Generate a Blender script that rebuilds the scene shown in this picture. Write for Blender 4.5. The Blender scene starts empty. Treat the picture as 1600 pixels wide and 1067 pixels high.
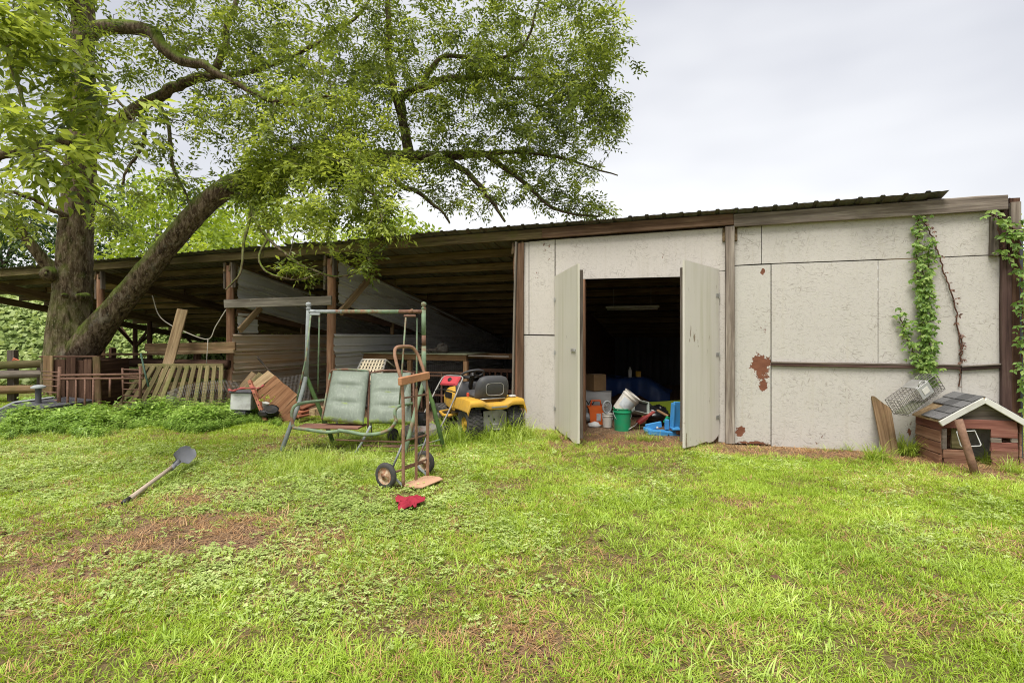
import bpy, math, random
import numpy as np
from mathutils import Vector, Matrix, Euler

# ------------------------------------------------------------------ camera, sky, sun, exposure
scene = bpy.context.scene
COL = scene.collection
R = math.radians
F, CX, HY, CAMZ = 800.0, 800.0, 525.0, 1.45      # focal length, centre and horizon in photo pixels; eye height in metres

cam_d = bpy.data.cameras.new('camera'); cam_d.sensor_width = 36.0; cam_d.lens = 18.0
cam_d.shift_y = -(533.5 - HY) / 1600.0; cam_d.clip_start = 0.05; cam_d.clip_end = 1500
cam = bpy.data.objects.new('camera', cam_d); COL.objects.link(cam)
cam.location = (0, 0, CAMZ); cam.rotation_euler = (R(90), 0, 0); scene.camera = cam

SUN_EL, SUN_AZ = R(63), R(205)                   # high, behind the camera a little to the left
world = bpy.data.worlds.new('World'); scene.world = world; world.use_nodes = True
wt = world.node_tree; wt.nodes.clear()
_o = wt.nodes.new('ShaderNodeOutputWorld'); _b = wt.nodes.new('ShaderNodeBackground'); _b.inputs['Strength'].default_value = 0.1
_s = wt.nodes.new('ShaderNodeTexSky'); _s.sky_type = 'NISHITA'; _s.sun_disc = False; _s.sun_elevation = SUN_EL; _s.sun_rotation = SUN_AZ
_s.dust_density = 4.0
_tc = wt.nodes.new('ShaderNodeTexCoord'); _mp = wt.nodes.new('ShaderNodeMapping'); _mp.inputs['Scale'].default_value = (1.0, 1.0, 2.6)
_nz = wt.nodes.new('ShaderNodeTexNoise'); _nz.inputs['Scale'].default_value = 1.0; _nz.inputs['Detail'].default_value = 4.0
_cr = wt.nodes.new('ShaderNodeValToRGB'); _cr.color_ramp.elements[0].position = .34; _cr.color_ramp.elements[1].position = .62
_cr.color_ramp.elements[0].color = (.60, .612, .665, 1); _cr.color_ramp.elements[1].color = (.99, .99, 1, 1)
_sc = wt.nodes.new('ShaderNodeVectorMath'); _sc.operation = 'SCALE'; _sc.inputs['Scale'].default_value = 3.4
_mx = wt.nodes.new('ShaderNodeMix'); _mx.data_type = 'RGBA'; _mx.inputs[0].default_value = 0.93    # a closed cloud deck over the clear sky
wt.links.new(_tc.outputs['Generated'], _mp.inputs['Vector']); wt.links.new(_mp.outputs['Vector'], _nz.inputs['Vector'])
wt.links.new(_nz.outputs['Fac'], _cr.inputs['Fac']); wt.links.new(_cr.outputs['Color'], _sc.inputs[0])
wt.links.new(_s.outputs['Color'], _mx.inputs[6]); wt.links.new(_sc.outputs['Vector'], _mx.inputs[7])
wt.links.new(_mx.outputs[2], _b.inputs['Color']); wt.links.new(_b.outputs['Background'], _o.inputs['Surface'])

sun_d = bpy.data.lights.new('sun', 'SUN'); sun_d.energy = 1.5; sun_d.angle = R(30); sun_d.color = (1.0, .97, .92)
sun = bpy.data.objects.new('sun', sun_d); COL.objects.link(sun); sun.location = (-4, -6, 20)
_d = Vector((math.sin(SUN_AZ) * math.cos(SUN_EL), math.cos(SUN_AZ) * math.cos(SUN_EL), math.sin(SUN_EL)))
sun.rotation_euler = _d.to_track_quat('Z', 'Y').to_euler()

scene.view_settings.view_transform = 'Standard'; scene.view_settings.look = 'None'
scene.view_settings.exposure = 1.68; scene.view_settings.gamma = 1.0; scene.view_settings.use_curve_mapping = False
scene.cycles.filter_width = 1.05; scene.render.engine = 'CYCLES'; scene.cycles.use_denoising = True; scene.cycles.denoising_prefilter = 'NONE'
scene.cycles.max_bounces = 5; scene.cycles.diffuse_bounces = 3; scene.cycles.glossy_bounces = 2; scene.cycles.transmission_bounces = 3
scene.cycles.transparent_max_bounces = 8; scene.cycles.use_adaptive_sampling = True; scene.cycles.adaptive_threshold = 0.015

# ------------------------------------------------------------------ where things are
def P(px, py, Y):            # a photo pixel at a distance Y in front of the camera
    return Vector(((px - CX) / F * Y, Y, CAMZ + (HY - py) / F * Y))
def G(px, py, z=0.0):        # a photo pixel on the ground (height z)
    return P(px, py, (CAMZ - z) * F / (py - HY))
AL = R(20.8); CA, SA = math.cos(AL), math.sin(AL)
BO = Vector((3.02, 7.0, 0))                     # foot of the barn post between the doors and the blank wall
def BL(px, py, d=0.0):       # photo pixel on the barn plane at depth d -> barn coordinates (x, d, z)
    rx, rz = (px - CX) / F, (HY - py) / F
    t = (d + BO.x * SA + BO.y * CA) / (rx * SA + CA)
    return Vector(((rx * t - BO.x) * CA - (t - BO.y) * SA, d, CAMZ + rz * t))
def BW(x, y, z=0.0):         # barn coordinates -> world
    return Vector((BO.x + x * CA + y * SA, BO.y - x * SA + y * CA, z))
def W2B(p):
    dx, dy = p[0] - BO.x, p[1] - BO.y
    return Vector((dx * CA - dy * SA, dx * SA + dy * CA, p[2]))

# ------------------------------------------------------------------ numpy noise
def _h(ix, iy, iz, seed):
    n = (ix.astype(np.int64) * 374761393 + iy.astype(np.int64) * 668265263 + iz.astype(np.int64) * 2147483647 + seed * 1274126177) & 0xffffffff
    n = ((n ^ (n >> 13)) * 1274126177) & 0xffffffff
    return ((n ^ (n >> 16)) & 0xffffff) / float(0xffffff)
def vnoise(x, y, z=None, seed=0):
    x = np.asarray(x, float); y = np.asarray(y, float); z = np.zeros_like(x) if z is None else np.asarray(z, float)
    ix, iy, iz = np.floor(x), np.floor(y), np.floor(z); fx, fy, fz = x - ix, y - iy, z - iz
    fx, fy, fz = fx*fx*(3-2*fx), fy*fy*(3-2*fy), fz*fz*(3-2*fz)
    r = 0
    for a in (0, 1):
        for b in (0, 1):
            for c in (0, 1):
                r = r + _h(ix+a, iy+b, iz+c, seed) * (fx if a else 1-fx) * (fy if b else 1-fy) * (fz if c else 1-fz)
    return r
def fbm(x, y, z=None, seed=0, oct=4):
    x = np.asarray(x, float); y = np.asarray(y, float); z = np.zeros_like(x) if z is None else np.asarray(z, float)
    r = 0; a = .5; s = 0
    for o in range(oct):
        r = r + a * vnoise(x * 2**o, y * 2**o, z * 2**o, seed + o); s += a; a *= .5
    return r / s
def sstep(a, b, x):
    t = np.clip((np.asarray(x, float) - a) / (b - a), 0, 1); return t * t * (3 - 2 * t)

# ------------------------------------------------------------------ objects and tags
def tag(o, label=None, cat=None, group=None, kind=None):
    if label: o['label'] = label
    if cat: o['category'] = cat
    if group: o['group'] = group
    if kind: o['kind'] = kind
    return o
def thing(name, label, cat, loc=(0, 0, 0), rotz=0.0, group=None):
    o = bpy.data.objects.new(name, None); COL.objects.link(o); o.empty_display_size = .1
    o.location = loc; o.rotation_euler = (0, 0, rotz)
    return tag(o, label, cat, group)
def root_of(o):
    while o.parent: o = o.parent
    return o
def link(name, me, mat, parent=None, world=False, smooth=False):
    o = bpy.data.objects.new(name, me); COL.objects.link(o)
    if mat is not None and not me.materials: me.materials.append(mat)
    if parent is not None:
        o.parent = parent
        if world:
            r = root_of(parent); o.location = -Vector(r.location) if parent == r else (0, 0, 0)
    if smooth: me.shade_smooth()
    return o

class MB:
    """collects boxes, bars, tubes and lathes, then links them as one mesh object"""
    def __init__(s): s.v = []; s.f = []
    def add(s, v, f):
        k = len(s.v); s.v += [tuple(p) for p in v]; s.f += [tuple(i + k for i in q) for q in f]; return s
    def box(s, c, d, M=None, bev=0.0):
        x, y, z = d[0]/2, d[1]/2, d[2]/2
        if bev <= 0:
            v = [(-x,-y,-z),(x,-y,-z),(x,y,-z),(-x,y,-z),(-x,-y,z),(x,-y,z),(x,y,z),(-x,y,z)]
            f = [(0,3,2,1),(4,5,6,7),(0,1,5,4),(1,2,6,5),(2,3,7,6),(3,0,4,7)]
        else:
            b = min(bev, x*.9, y*.9, z*.9); v = []; 
            for zz, i in ((-z, b), (-z+b, 0), (z-b, 0), (z, b)):
                X, Y = x - i, y - i
                cb = b * .7
                v += [(-X+cb,-Y,zz),(X-cb,-Y,zz),(X,-Y+cb,zz),(X,Y-cb,zz),(X-cb,Y,zz),(-X+cb,Y,zz),(-X,Y-cb,zz),(-X,-Y+cb,zz)]
            f = [tuple(range(7,-1,-1)), tuple(range(24,32))]
            for k in range(3):
                for i in range(8):
                    j = (i+1) % 8; f.append((k*8+i, k*8+j, k*8+8+j, k*8+8+i))
        c = Vector(c)
        return s.add([(M @ Vector(p) if M else Vector(p)) + c for p in v], f)
    def bar(s, p0, p1, w, h, up=(0, 0, 1), bev=0.0):
        p0, p1 = Vector(p0), Vector(p1); M = frame(p1 - p0, up)
        return s.box((p0 + p1)/2, ((p1-p0).length, w, h), M, bev)
    def tube(s, pts, r, n=8, closed=False, caps=True):
        pts = [Vector(p) for p in pts]; m = len(pts); rr = r if isinstance(r, (list, tuple)) else [r]*m
        v, f = [], []; t0 = (pts[1]-pts[0]).normalized(); a = t0.orthogonal().normalized()
        for i, p in enumerate(pts):
            if closed: t = (pts[(i+1) % m] - pts[i-1]).normalized()
            else: t = ((pts[min(i+1, m-1)] - pts[max(i-1, 0)])).normalized()
            a = (a - t * a.dot(t)).normalized(); b = t.cross(a)
            for k in range(n):
                w = 2*math.pi*k/n; v.append(p + (a*math.cos(w) + b*math.sin(w))*rr[i])
        for i in range(m if closed else m-1):
            for k in range(n):
                j = (i+1) % m; f.append((i*n+k, i*n+(k+1) % n, j*n+(k+1) % n, j*n+k))
        if caps and not closed:
            f.append(tuple(range(n-1, -1, -1))); f.append(tuple(range((m-1)*n, m*n)))
        return s.add(v, f)
    def lathe(s, prof, n=20, M=None, c=(0, 0, 0), caps=True):
        v, f = [], []; m = len(prof); c = Vector(c)
        for r, z in prof:
            for k in range(n):
                w = 2*math.pi*k/n; q = Vector((r*math.cos(w), r*math.sin(w), z)); v.append((M @ q if M else q) + c)
        for i in range(m-1):
            for k in range(n): f.append((i*n+k, i*n+(k+1) % n, i*n+n+(k+1) % n, i*n+n+k))
        if caps: f.append(tuple(range(n-1, -1, -1))); f.append(tuple(range((m-1)*n, m*n)))
        return s.add(v, f)
    def prism(s, poly, ax, t0, t1):
        """a polygon in the plane across axis ax, thick from t0 to t1"""
        n = len(poly); v = []
        for t in (t0, t1):
            for a, b in poly: v.append({0: (t, a, b), 1: (a, t, b), 2: (a, b, t)}[ax])
        f = [tuple(range(n)), tuple(range(2*n-1, n-1, -1))] + [(i, n+i, n+(i+1) % n, (i+1) % n) for i in range(n)]
        return s.add(v, f)
    def grid(s, P_):
        """rows of points -> a sheet"""
        h, w = len(P_), len(P_[0])
        return s.add([p for r in P_ for p in r], [(i*w+j, i*w+j+1, i*w+w+j+1, i*w+w+j) for i in range(h-1) for j in range(w-1)])
    def mesh(s, name):
        me = bpy.data.meshes.new(name); me.from_pydata(s.v, [], s.f); me.validate()
        import bmesh
        bm = bmesh.new(); bm.from_mesh(me); bmesh.ops.recalc_face_normals(bm, faces=bm.faces); bm.to_mesh(me); bm.free()
        return me
    def build(s, name, mat, parent=None, world=False, smooth=False, angle=None):
        me = s.mesh(name); o = link(name, me, mat, parent, world)
        if smooth:
            me.shade_smooth()
            if angle is not None:
                try: me.set_sharp_from_angle(angle=R(angle))
                except Exception: pass
        return o

def frame(d, up=(0, 0, 1)):
    x = Vector(d).normalized(); up = Vector(up)
    if abs(x.dot(up.normalized())) > .985: up = Vector((0, 1, 0)) if abs(x.y) < .9 else Vector((1, 0, 0))
    y = up.cross(x).normalized(); z = x.cross(y)
    return Matrix((x, y, z)).transposed()

_rng = random.Random(5)
def plank_mesh(L, w, h, rough=1.0, name='plank', seed=None):
    """a board lying along local X from 0 to L, slightly bowed and nicked"""
    rg = random.Random(seed) if seed is not None else _rng
    n = max(2, min(9, int(L / .3) + 1)); b = min(.006, w*.2, h*.2); v = []; f = []
    bow = rg.uniform(-1, 1) * min(.012, L*.004) * rough; tw = rg.uniform(-.02, .02) * rough
    for i in range(n + 1):
        t = i / n; x = t * L; dy = bow * 4*t*(1-t) + rg.uniform(-1, 1)*.0016*rough; dz = rg.uniform(-1, 1)*.0016*rough
        ws = w/2 * (1 + rg.uniform(-.03, .02)*rough); hs = h/2; a = tw * (t-.5); ca, sa = math.cos(a), math.sin(a)
        for (yy, zz) in ((-ws, -hs+b), (-ws+b, -hs), (ws-b, -hs), (ws, -hs+b), (ws, hs-b), (ws-b, hs), (-ws+b, hs), (-ws, hs-b)):
            ex = rg.uniform(-.006, .006)*rough if i in (0, n) else 0
            v.append((x + ex, dy + yy*ca - zz*sa, dz + yy*sa + zz*ca))
    for i in range(n):
        for k in range(8): f.append((i*8+k, i*8+8+k, i*8+8+(k+1) % 8, i*8+(k+1) % 8))
    f.append(tuple(range(8))); f.append(tuple(range(n*8+7, n*8-1, -1)))
    me = bpy.data.meshes.new(name); me.from_pydata(v, [], [tuple(reversed(q)) for q in f]); return me
def beam(name, p0, p1, w, h, mat, parent=None, up=(0, 0, 1), world=False, rough=1.0, roll=0.0):
    """a board from p0 to p1: w across, h along `up`; its own object with the grain along local X"""
    p0, p1 = Vector(p0), Vector(p1); M = frame(p1 - p0, up).to_4x4()
    if roll: M = M @ Matrix.Rotation(roll, 4, 'X')
    if world and parent is not None: p0 = p0 - Vector(root_of(parent).location)
    o = link(name, plank_mesh((p1 - p0 if not world or parent is None else p1 - Vector(root_of(parent).location) - p0).length, w, h, rough, name), mat, parent)
    o.matrix_basis = Matrix.Translation(p0) @ M
    return o
def pole_mesh(L, r0, r1, name='pole', n=10, rough=1.0):
    m = max(3, min(10, int(L/.3))); v = []; f = []; cx = cy = 0
    for i in range(m+1):
        t = i/m; rr = r0 + (r1-r0)*t; cx += _rng.uniform(-1, 1)*.004*rough; cy += _rng.uniform(-1, 1)*.004*rough
        for k in range(n):
            a = 2*math.pi*k/n; q = rr*(1+_rng.uniform(-.06, .06)*rough); v.append((t*L, cx+q*math.cos(a), cy+q*math.sin(a)))
    for i in range(m):
        for k in range(n): f.append((i*n+k, i*n+(k+1) % n, i*n+n+(k+1) % n, i*n+n+k))
    f.append(tuple(range(n-1, -1, -1))); f.append(tuple(range(m*n, m*n+n)))
    me = bpy.data.meshes.new(name); me.from_pydata(v, [], f); me.shade_smooth(); return me
def pole(name, p0, p1, r0, r1, mat, parent=None, world=False, rough=1.0, n=10):
    p0, p1 = Vector(p0), Vector(p1)
    if world and parent is not None: q = Vector(root_of(parent).location); p0 = p0 - q; p1 = p1 - q
    o = link(name, pole_mesh((p1-p0).length, r0, r1, name, n, rough), mat, parent)
    o.matrix_basis = Matrix.Translation(p0) @ frame(p1-p0).to_4x4(); return o
def npmesh(name, V, Fq, attrs=None, mat=None):
    """numpy arrays -> mesh; Fq is (n,3) or (n,4)"""
    me = bpy.data.meshes.new(name); V = np.asarray(V, np.float32); Fq = np.asarray(Fq, np.int32); k = Fq.shape[1]
    me.vertices.add(len(V)); me.vertices.foreach_set('co', V.ravel())
    me.loops.add(Fq.size); me.loops.foreach_set('vertex_index', Fq.ravel())
    me.polygons.add(len(Fq)); me.polygons.foreach_set('loop_start', np.arange(0, Fq.size, k, dtype=np.int32))
    me.polygons.foreach_set('loop_total', np.full(len(Fq), k, np.int32))
    for nm, (typ, dom, arr) in (attrs or {}).items():
        a = me.attributes.new(nm, typ, dom); a.data.foreach_set('vector' if typ == 'FLOAT_VECTOR' else 'value', np.asarray(arr, np.float32 if typ != 'INT' else np.int32).ravel())
    me.update(calc_edges=True)
    if mat: me.materials.append(mat)
    return me

# ------------------------------------------------------------------ materials
class NT:
    def __init__(s, name, rough=.8, spec=.2, metal=0.0):
        s.m = bpy.data.materials.new(name); s.m.use_nodes = True; s.t = s.m.node_tree; s.bs = s.t.nodes['Principled BSDF']
        s.bs.inputs['Roughness'].default_value = rough; s.bs.inputs['Specular IOR Level'].default_value = spec; s.bs.inputs['Metallic'].default_value = metal
    def n(s, t): return s.t.nodes.new('ShaderNode' + t)
    def put(s, v, sock):
        if hasattr(v, 'is_linked') or isinstance(v, bpy.types.NodeSocket): s.t.links.new(v, sock)
        else:
            try: sock.default_value = v
            except Exception: sock.default_value = tuple(v) + (1,) if len(v) == 3 else v
    def co(s, kind='Object'): return s.n('TexCoord').outputs[kind]
    def rnd(s): return s.n('ObjectInfo').outputs['Random']
    def math(s, op, a, b=0.0, clamp=False):
        q = s.n('Math'); q.operation = op; q.use_clamp = clamp; s.put(a, q.inputs[0]); s.put(b, q.inputs[1]); return q.outputs[0]
    def vec(s, op, a, b=(0, 0, 0)):
        q = s.n('VectorMath'); q.operation = op; s.put(a, q.inputs[0])
        if op == 'SCALE': s.put(b, q.inputs['Scale'])
        else: s.put(b, q.inputs[1])
        return q.outputs['Value'] if op in ('LENGTH', 'DOT_PRODUCT', 'DISTANCE') else q.outputs['Vector']
    def map(s, v, scale=(1, 1, 1), rot=(0, 0, 0), loc=(0, 0, 0)):
        q = s.n('Mapping'); s.put(v, q.inputs['Vector']); q.inputs['Scale'].default_value = scale; q.inputs['Rotation'].default_value = rot; q.inputs['Location'].default_value = loc
        return q.outputs['Vector']
    def noise(s, v, scale=1.0, detail=3.0, rough=.5, dist=0.0):
        q = s.n('TexNoise'); s.put(v, q.inputs['Vector']); s.put(scale, q.inputs['Scale']); q.inputs['Detail'].default_value = detail; q.inputs['Roughness'].default_value = rough; q.inputs['Distortion'].default_value = dist
        return q.outputs['Fac']
    def vor(s, v, scale=1.0, feat='F1'):
        q = s.n('TexVoronoi'); q.feature = feat; s.put(v, q.inputs['Vector']); q.inputs['Scale'].default_value = scale; return q.outputs['Distance']
    def ramp(s, f, stops):
        q = s.n('ValToRGB'); s.put(f, q.inputs['Fac']); e = q.color_ramp.elements
        while len(e) < len(stops): e.new(.5)
        for i, (p, c) in enumerate(stops):
            e[i].position = p; e[i].color = (c, c, c, 1) if not hasattr(c, '__len__') else tuple(c) + (1,)
        return q.outputs['Color']
    def mix(s, f, a, b, mode='MIX'):
        q = s.n('Mix'); q.data_type = 'RGBA'; q.blend_type = mode; s.put(f, q.inputs[0]); s.put(a, q.inputs[6]); s.put(b, q.inputs[7]); return q.outputs[2]
    def hsv(s, c, h=.5, sa=1.0, v=1.0):
        q = s.n('HueSaturation'); s.put(c, q.inputs['Color']); s.put(h, q.inputs['Hue']); s.put(sa, q.inputs['Saturation']); s.put(v, q.inputs['Value']); return q.outputs['Color']
    def rng(s, f, a, b, c=0.0, d=1.0):
        q = s.n('MapRange'); s.put(f, q.inputs[0]); q.inputs[1].default_value = a; q.inputs[2].default_value = b; q.inputs[3].default_value = c; q.inputs[4].default_value = d; return q.outputs[0]
    def bump(s, h, st=.5, d=.01):
        q = s.n('Bump'); s.put(h, q.inputs['Height']); q.inputs['Strength'].default_value = st; q.inputs['Distance'].default_value = d; s.t.links.new(q.outputs['Normal'], s.bs.inputs['Normal']); return q.outputs['Normal']
    def col(s, c): s.put(c, s.bs.inputs['Base Color']); return s
    def ro(s, v): s.put(v, s.bs.inputs['Roughness']); return s

def rvec(t, k=37.0):
    """object coordinates pushed apart for every object"""
    r = t.math('MULTIPLY', t.rnd(), k); cmb = t.n('CombineXYZ')
    for i in range(3): t.put(r, cmb.inputs[i])
    return t.vec('ADD', t.co(), cmb.outputs[0])

def wood(name, dark, mid, light, moss=None, vary=.35, paint=None, pamt=.5, rough=.85, gs=1.0):
    t = NT(name, rough, .15); v = rvec(t)
    g = t.noise(t.map(v, (1.1*gs, 22*gs, 22*gs)), 1.0, 6, .6, .4)
    c = t.ramp(g, [(.28, dark), (.5, mid), (.72, light)])
    bl = t.noise(t.map(v, (1, 2.5, 2.5)), 2.2, 3)
    c = t.mix(t.rng(bl, .35, .7, 0, .55), c, tuple(x*.55 for x in mid))
    fine = t.noise(t.map(v, (4, 140, 140)), 1.0, 2)
    c = t.mix(t.rng(fine, .55, .75, 0, .45), c, tuple(x*.5 for x in dark))
    if moss: c = t.mix(t.rng(t.noise(v, 3.0, 5, .65), .5, .68, 0, .8), c, moss)
    if paint:
        pm = t.rng(t.noise(t.map(v, (3, 9, 9)), 1.6, 6, .7), 1-pamt-.03, 1-pamt+.03); c = t.mix(pm, c, paint)
    c = t.hsv(c, .5, 1.0, t.rng(t.math('FRACT', t.math('MULTIPLY', t.rnd(), 7.13)), 0, 1, 1-vary, 1+vary*.6))
    kn = t.rng(t.vor(t.map(v, (2.2, 9, 9)), 1.0), 0, .12, 1, 0); c = t.mix(t.math('MULTIPLY', kn, .6), c, tuple(x*.3 for x in dark))
    t.col(c); t.bump(t.math('ADD', g, t.math('MULTIPLY', fine, .5)), .55, .006)
    return t.m

def plain(name, c, rough=.5, spec=.4, dirt=(.16, .11, .07), damt=.4, metal=0.0, ds=5.0, bump=.15):
    t = NT(name, rough, spec, metal); v = rvec(t)
    n = t.noise(v, ds, 6, .65); m = t.rng(n, .48, .78, 0, damt); cc = t.mix(m, c, dirt)
    cc = t.hsv(cc, .5, 1.0, t.rng(t.noise(v, ds*.4, 2), .3, .7, .88, 1.1))
    t.col(cc); t.ro(t.rng(n, .3, .8, rough*.85, min(1, rough*1.35))); t.bump(t.noise(v, ds*8, 3), bump, .004)
    return t.m

def rusty(name, paint, amt=.5, r1=(.19, .075, .035), r2=(.33, .15, .07), rough=.75):
    t = NT(name, rough, .25); v = rvec(t, 11.0)
    n = t.noise(v, 7.0, 8, .7); rust = t.mix(t.noise(v, 40.0, 4), r1, r2)
    m = t.rng(t.math('ADD', t.math('MULTIPLY', n, .6), t.math('MULTIPLY', t.noise(v, 1.7, 2), .4)), .62-amt*.32, .70-amt*.32)
    c = t.mix(m, paint, rust); c = t.hsv(c, .5, 1, t.rng(t.noise(v, 15, 3), .3, .7, .75, 1.15))
    t.col(c); t.bump(t.noise(v, 90, 3), .3, .003); return t.m

def osb(name, peels=(), base=(.51, .48, .435), spot=.5, rel=1.0, stain=.4, cs=(1, 1, .55)):
    """painted strand board: flake relief, flecks, and peeled patches listed in barn coordinates (x, z, rx, rz)"""
    t = NT(name, .75, .25); v = t.co()
    fl = None
    for a, o in ((18, 0), (74, 3.3), (-38, 7.1), (-8, 11.7)):
        q = t.noise(t.map(t.map(v, (1, 1, 1), (0, R(a), 0), (o, 0, o)), (11, 1, 60)), 1.0, 2, .5, .3)
        fl = q if fl is None else t.math('MAXIMUM', fl, q)
    slit = t.rng(fl, .60, .69, 0, 1)
    lone = t.rng(t.noise(v, 3.2, 3), .45, .65, .25, 1.0)
    c = t.mix(t.noise(v, 1.1, 4, .6), tuple(x*.86 for x in base), tuple(min(1, x*1.06) for x in base)); c = t.mix(t.rng(t.noise(v, 42, 3, .7), .5, .72, 0, .30), c, tuple(x*.62 for x in base))
    c = t.mix(t.math('MULTIPLY', t.math('MULTIPLY', slit, lone), .5), c, (.17, .14, .11))
    drip = t.rng(t.noise(t.map(v, (14, 1, .7)), 1.0, 4, .6), .55, .75, 0, stain); c = t.mix(drip, c, (.42, .38, .30))
    chip = t.rng(t.math('ADD', t.math('MULTIPLY', t.noise(t.map(v, cs), 17.0 if cs[2] > .3 else 24.0, 5, .65), .5), t.math('MULTIPLY', t.noise(v, 1.6, 2), .5)), .69-spot*.1, .70-spot*.1)
    pm = chip; h = t.math('MULTIPLY', chip, -1.0)
    nz = t.noise(v, 7.0, 5, .65); sep = t.n('SeparateXYZ'); t.put(v, sep.inputs[0])
    for (x, z, rx, rz) in peels:
        a = t.math('DIVIDE', t.math('SUBTRACT', sep.outputs['X'], x), rx); b = t.math('DIVIDE', t.math('SUBTRACT', sep.outputs['Z'], z), rz)
        d = t.math('SQRT', t.math('ADD', t.math('MULTIPLY', a, a), t.math('MULTIPLY', b, b)))
        d = t.math('ADD', d, t.math('ADD', t.math('MULTIPLY', t.math('SUBTRACT', nz, .5), 3.0), t.math('MULTIPLY', t.math('SUBTRACT', t.noise(v, 34.0, 3, .7), .5), 1.3)))
        pm = t.math('MAXIMUM', pm, t.rng(d, .96, 1.0, 1, 0))
    bare = t.mix(t.noise(t.map(v, (8, 1, 30), (0, R(30), 0)), 1.0, 3), (.10, .035, .02), (.24, .10, .055))
    c = t.mix(pm, c, bare); t.col(c)
    t.bump(t.math('SUBTRACT', t.math('SUBTRACT', t.math('MULTIPLY', fl, .6), t.math('MULTIPLY', slit, .3)), pm), .55*rel, .008)
    return t.m

def sheetmetal(name, base, rust=.25, streak=(.22, .11, .05), axis=2):
    t = NT(name, .55, .35, 0.0); v = t.co()
    sc = {0: (.6, 9, 9), 1: (9, .6, 9), 2: (9, 9, .6)}[axis]
    c = t.mix(t.noise(v, 1.6, 5, .6), tuple(x*.7 for x in base), tuple(x*1.2 for x in base))
    c = t.mix(t.rng(t.noise(t.map(v, sc), 1.0, 5, .65), .62-rust*.3, .85-rust*.3, 0, .85), c, streak)
    c = t.hsv(c, .5, 1, t.rng(t.rnd(), 0, 1, .8, 1.15)); t.col(c); t.ro(t.rng(t.noise(v, 4, 4), .3, .7, .45, .8)); t.bump(t.noise(v, 14, 4), .25, .01); return t.m

def leafy(name, dark, mid, light, trans=.35, rough=.5, attr=True, spec=.35):
    t = NT(name, rough, spec); t.t.nodes.remove(t.bs)
    if attr: a = t.n('Attribute'); a.attribute_name = 'tint'; f = a.outputs['Fac']
    else: f = t.rnd()
    geo = t.n('NewGeometry'); wn = t.noise(geo.outputs['Position'], 1.3, 3)
    f2 = t.math('ADD', t.math('MULTIPLY', f, .75), t.math('MULTIPLY', t.rng(wn, .3, .7), .25))
    c = t.ramp(f2, [(.05, dark), (.5, mid), (.97, light)])
    b = t.n('BsdfPrincipled'); t.put(c, b.inputs['Base Color']); b.inputs['Roughness'].default_value = rough; b.inputs['Specular IOR Level'].default_value = spec
    tr = t.n('BsdfTranslucent'); t.put(t.hsv(c, .49, 1.1, 1.25), tr.inputs['Color'])
    mx = t.n('MixShader'); mx.inputs[0].default_value = trans; t.t.links.new(b.outputs[0], mx.inputs[1]); t.t.links.new(tr.outputs[0], mx.inputs[2])
    t.t.links.new(mx.outputs[0], t.t.nodes['Material Output'].inputs['Surface']); return t.m

M = {}
M['fascia_brown'] = wood('weathered_brown_wood', (.055, .03, .018), (.17, .10, .06), (.30, .20, .13))
M['fascia_green'] = wood('damp_greenish_wood', (.05, .035, .015), (.17, .125, .06), (.30, .24, .12), moss=(.13, .12, .035))
M['grey_wood'] = wood('silvered_grey_wood', (.06, .048, .038), (.19, .155, .125), (.34, .30, .25))
M['grey_chip'] = wood('silvered_wood_with_paint_chips', (.08, .065, .05), (.21, .185, .15), (.34, .31, .26), paint=(.72, .70, .66), pamt=.30)
M['post_red'] = wood('reddish_pole', (.12, .052, .03), (.34, .185, .11), (.50, .33, .21), vary=.2)
M['dark_post'] = wood('dark_corner_post', (.025, .014, .012), (.085, .05, .042), (.16, .11, .09))
M['purlin'] = wood('stained_purlin_wood', (.06, .04, .02), (.18, .125, .065), (.30, .22, .125))
M['tan_wood'] = wood('tan_board', (.14, .085, .045), (.34, .235, .13), (.50, .38, .23))
M['olive_wood'] = wood('algae_covered_wood', (.06, .045, .02), (.19, .155, .07), (.32, .27, .14), moss=(.12, .13, .035))
M['dark_brown'] = wood('dark_brown_boards', (.03, .015, .01), (.095, .05, .032), (.17, .10, .065))
M['rail'] = wood('fence_rail_wood', (.06, .035, .018), (.20, .125, .065), (.33, .23, .13), moss=(.12, .10, .04))
M['rust'] = rusty('rusted_steel', (.20, .115, .08), 1.0, (.115, .058, .038), (.22, .125, .085))
M['black'] = plain('black_plastic', (.012, .012, .013), .45, .4, damt=.25)
M['dirt_dark'] = plain('dark_grime', (.03, .025, .02), .9, .1)

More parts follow.
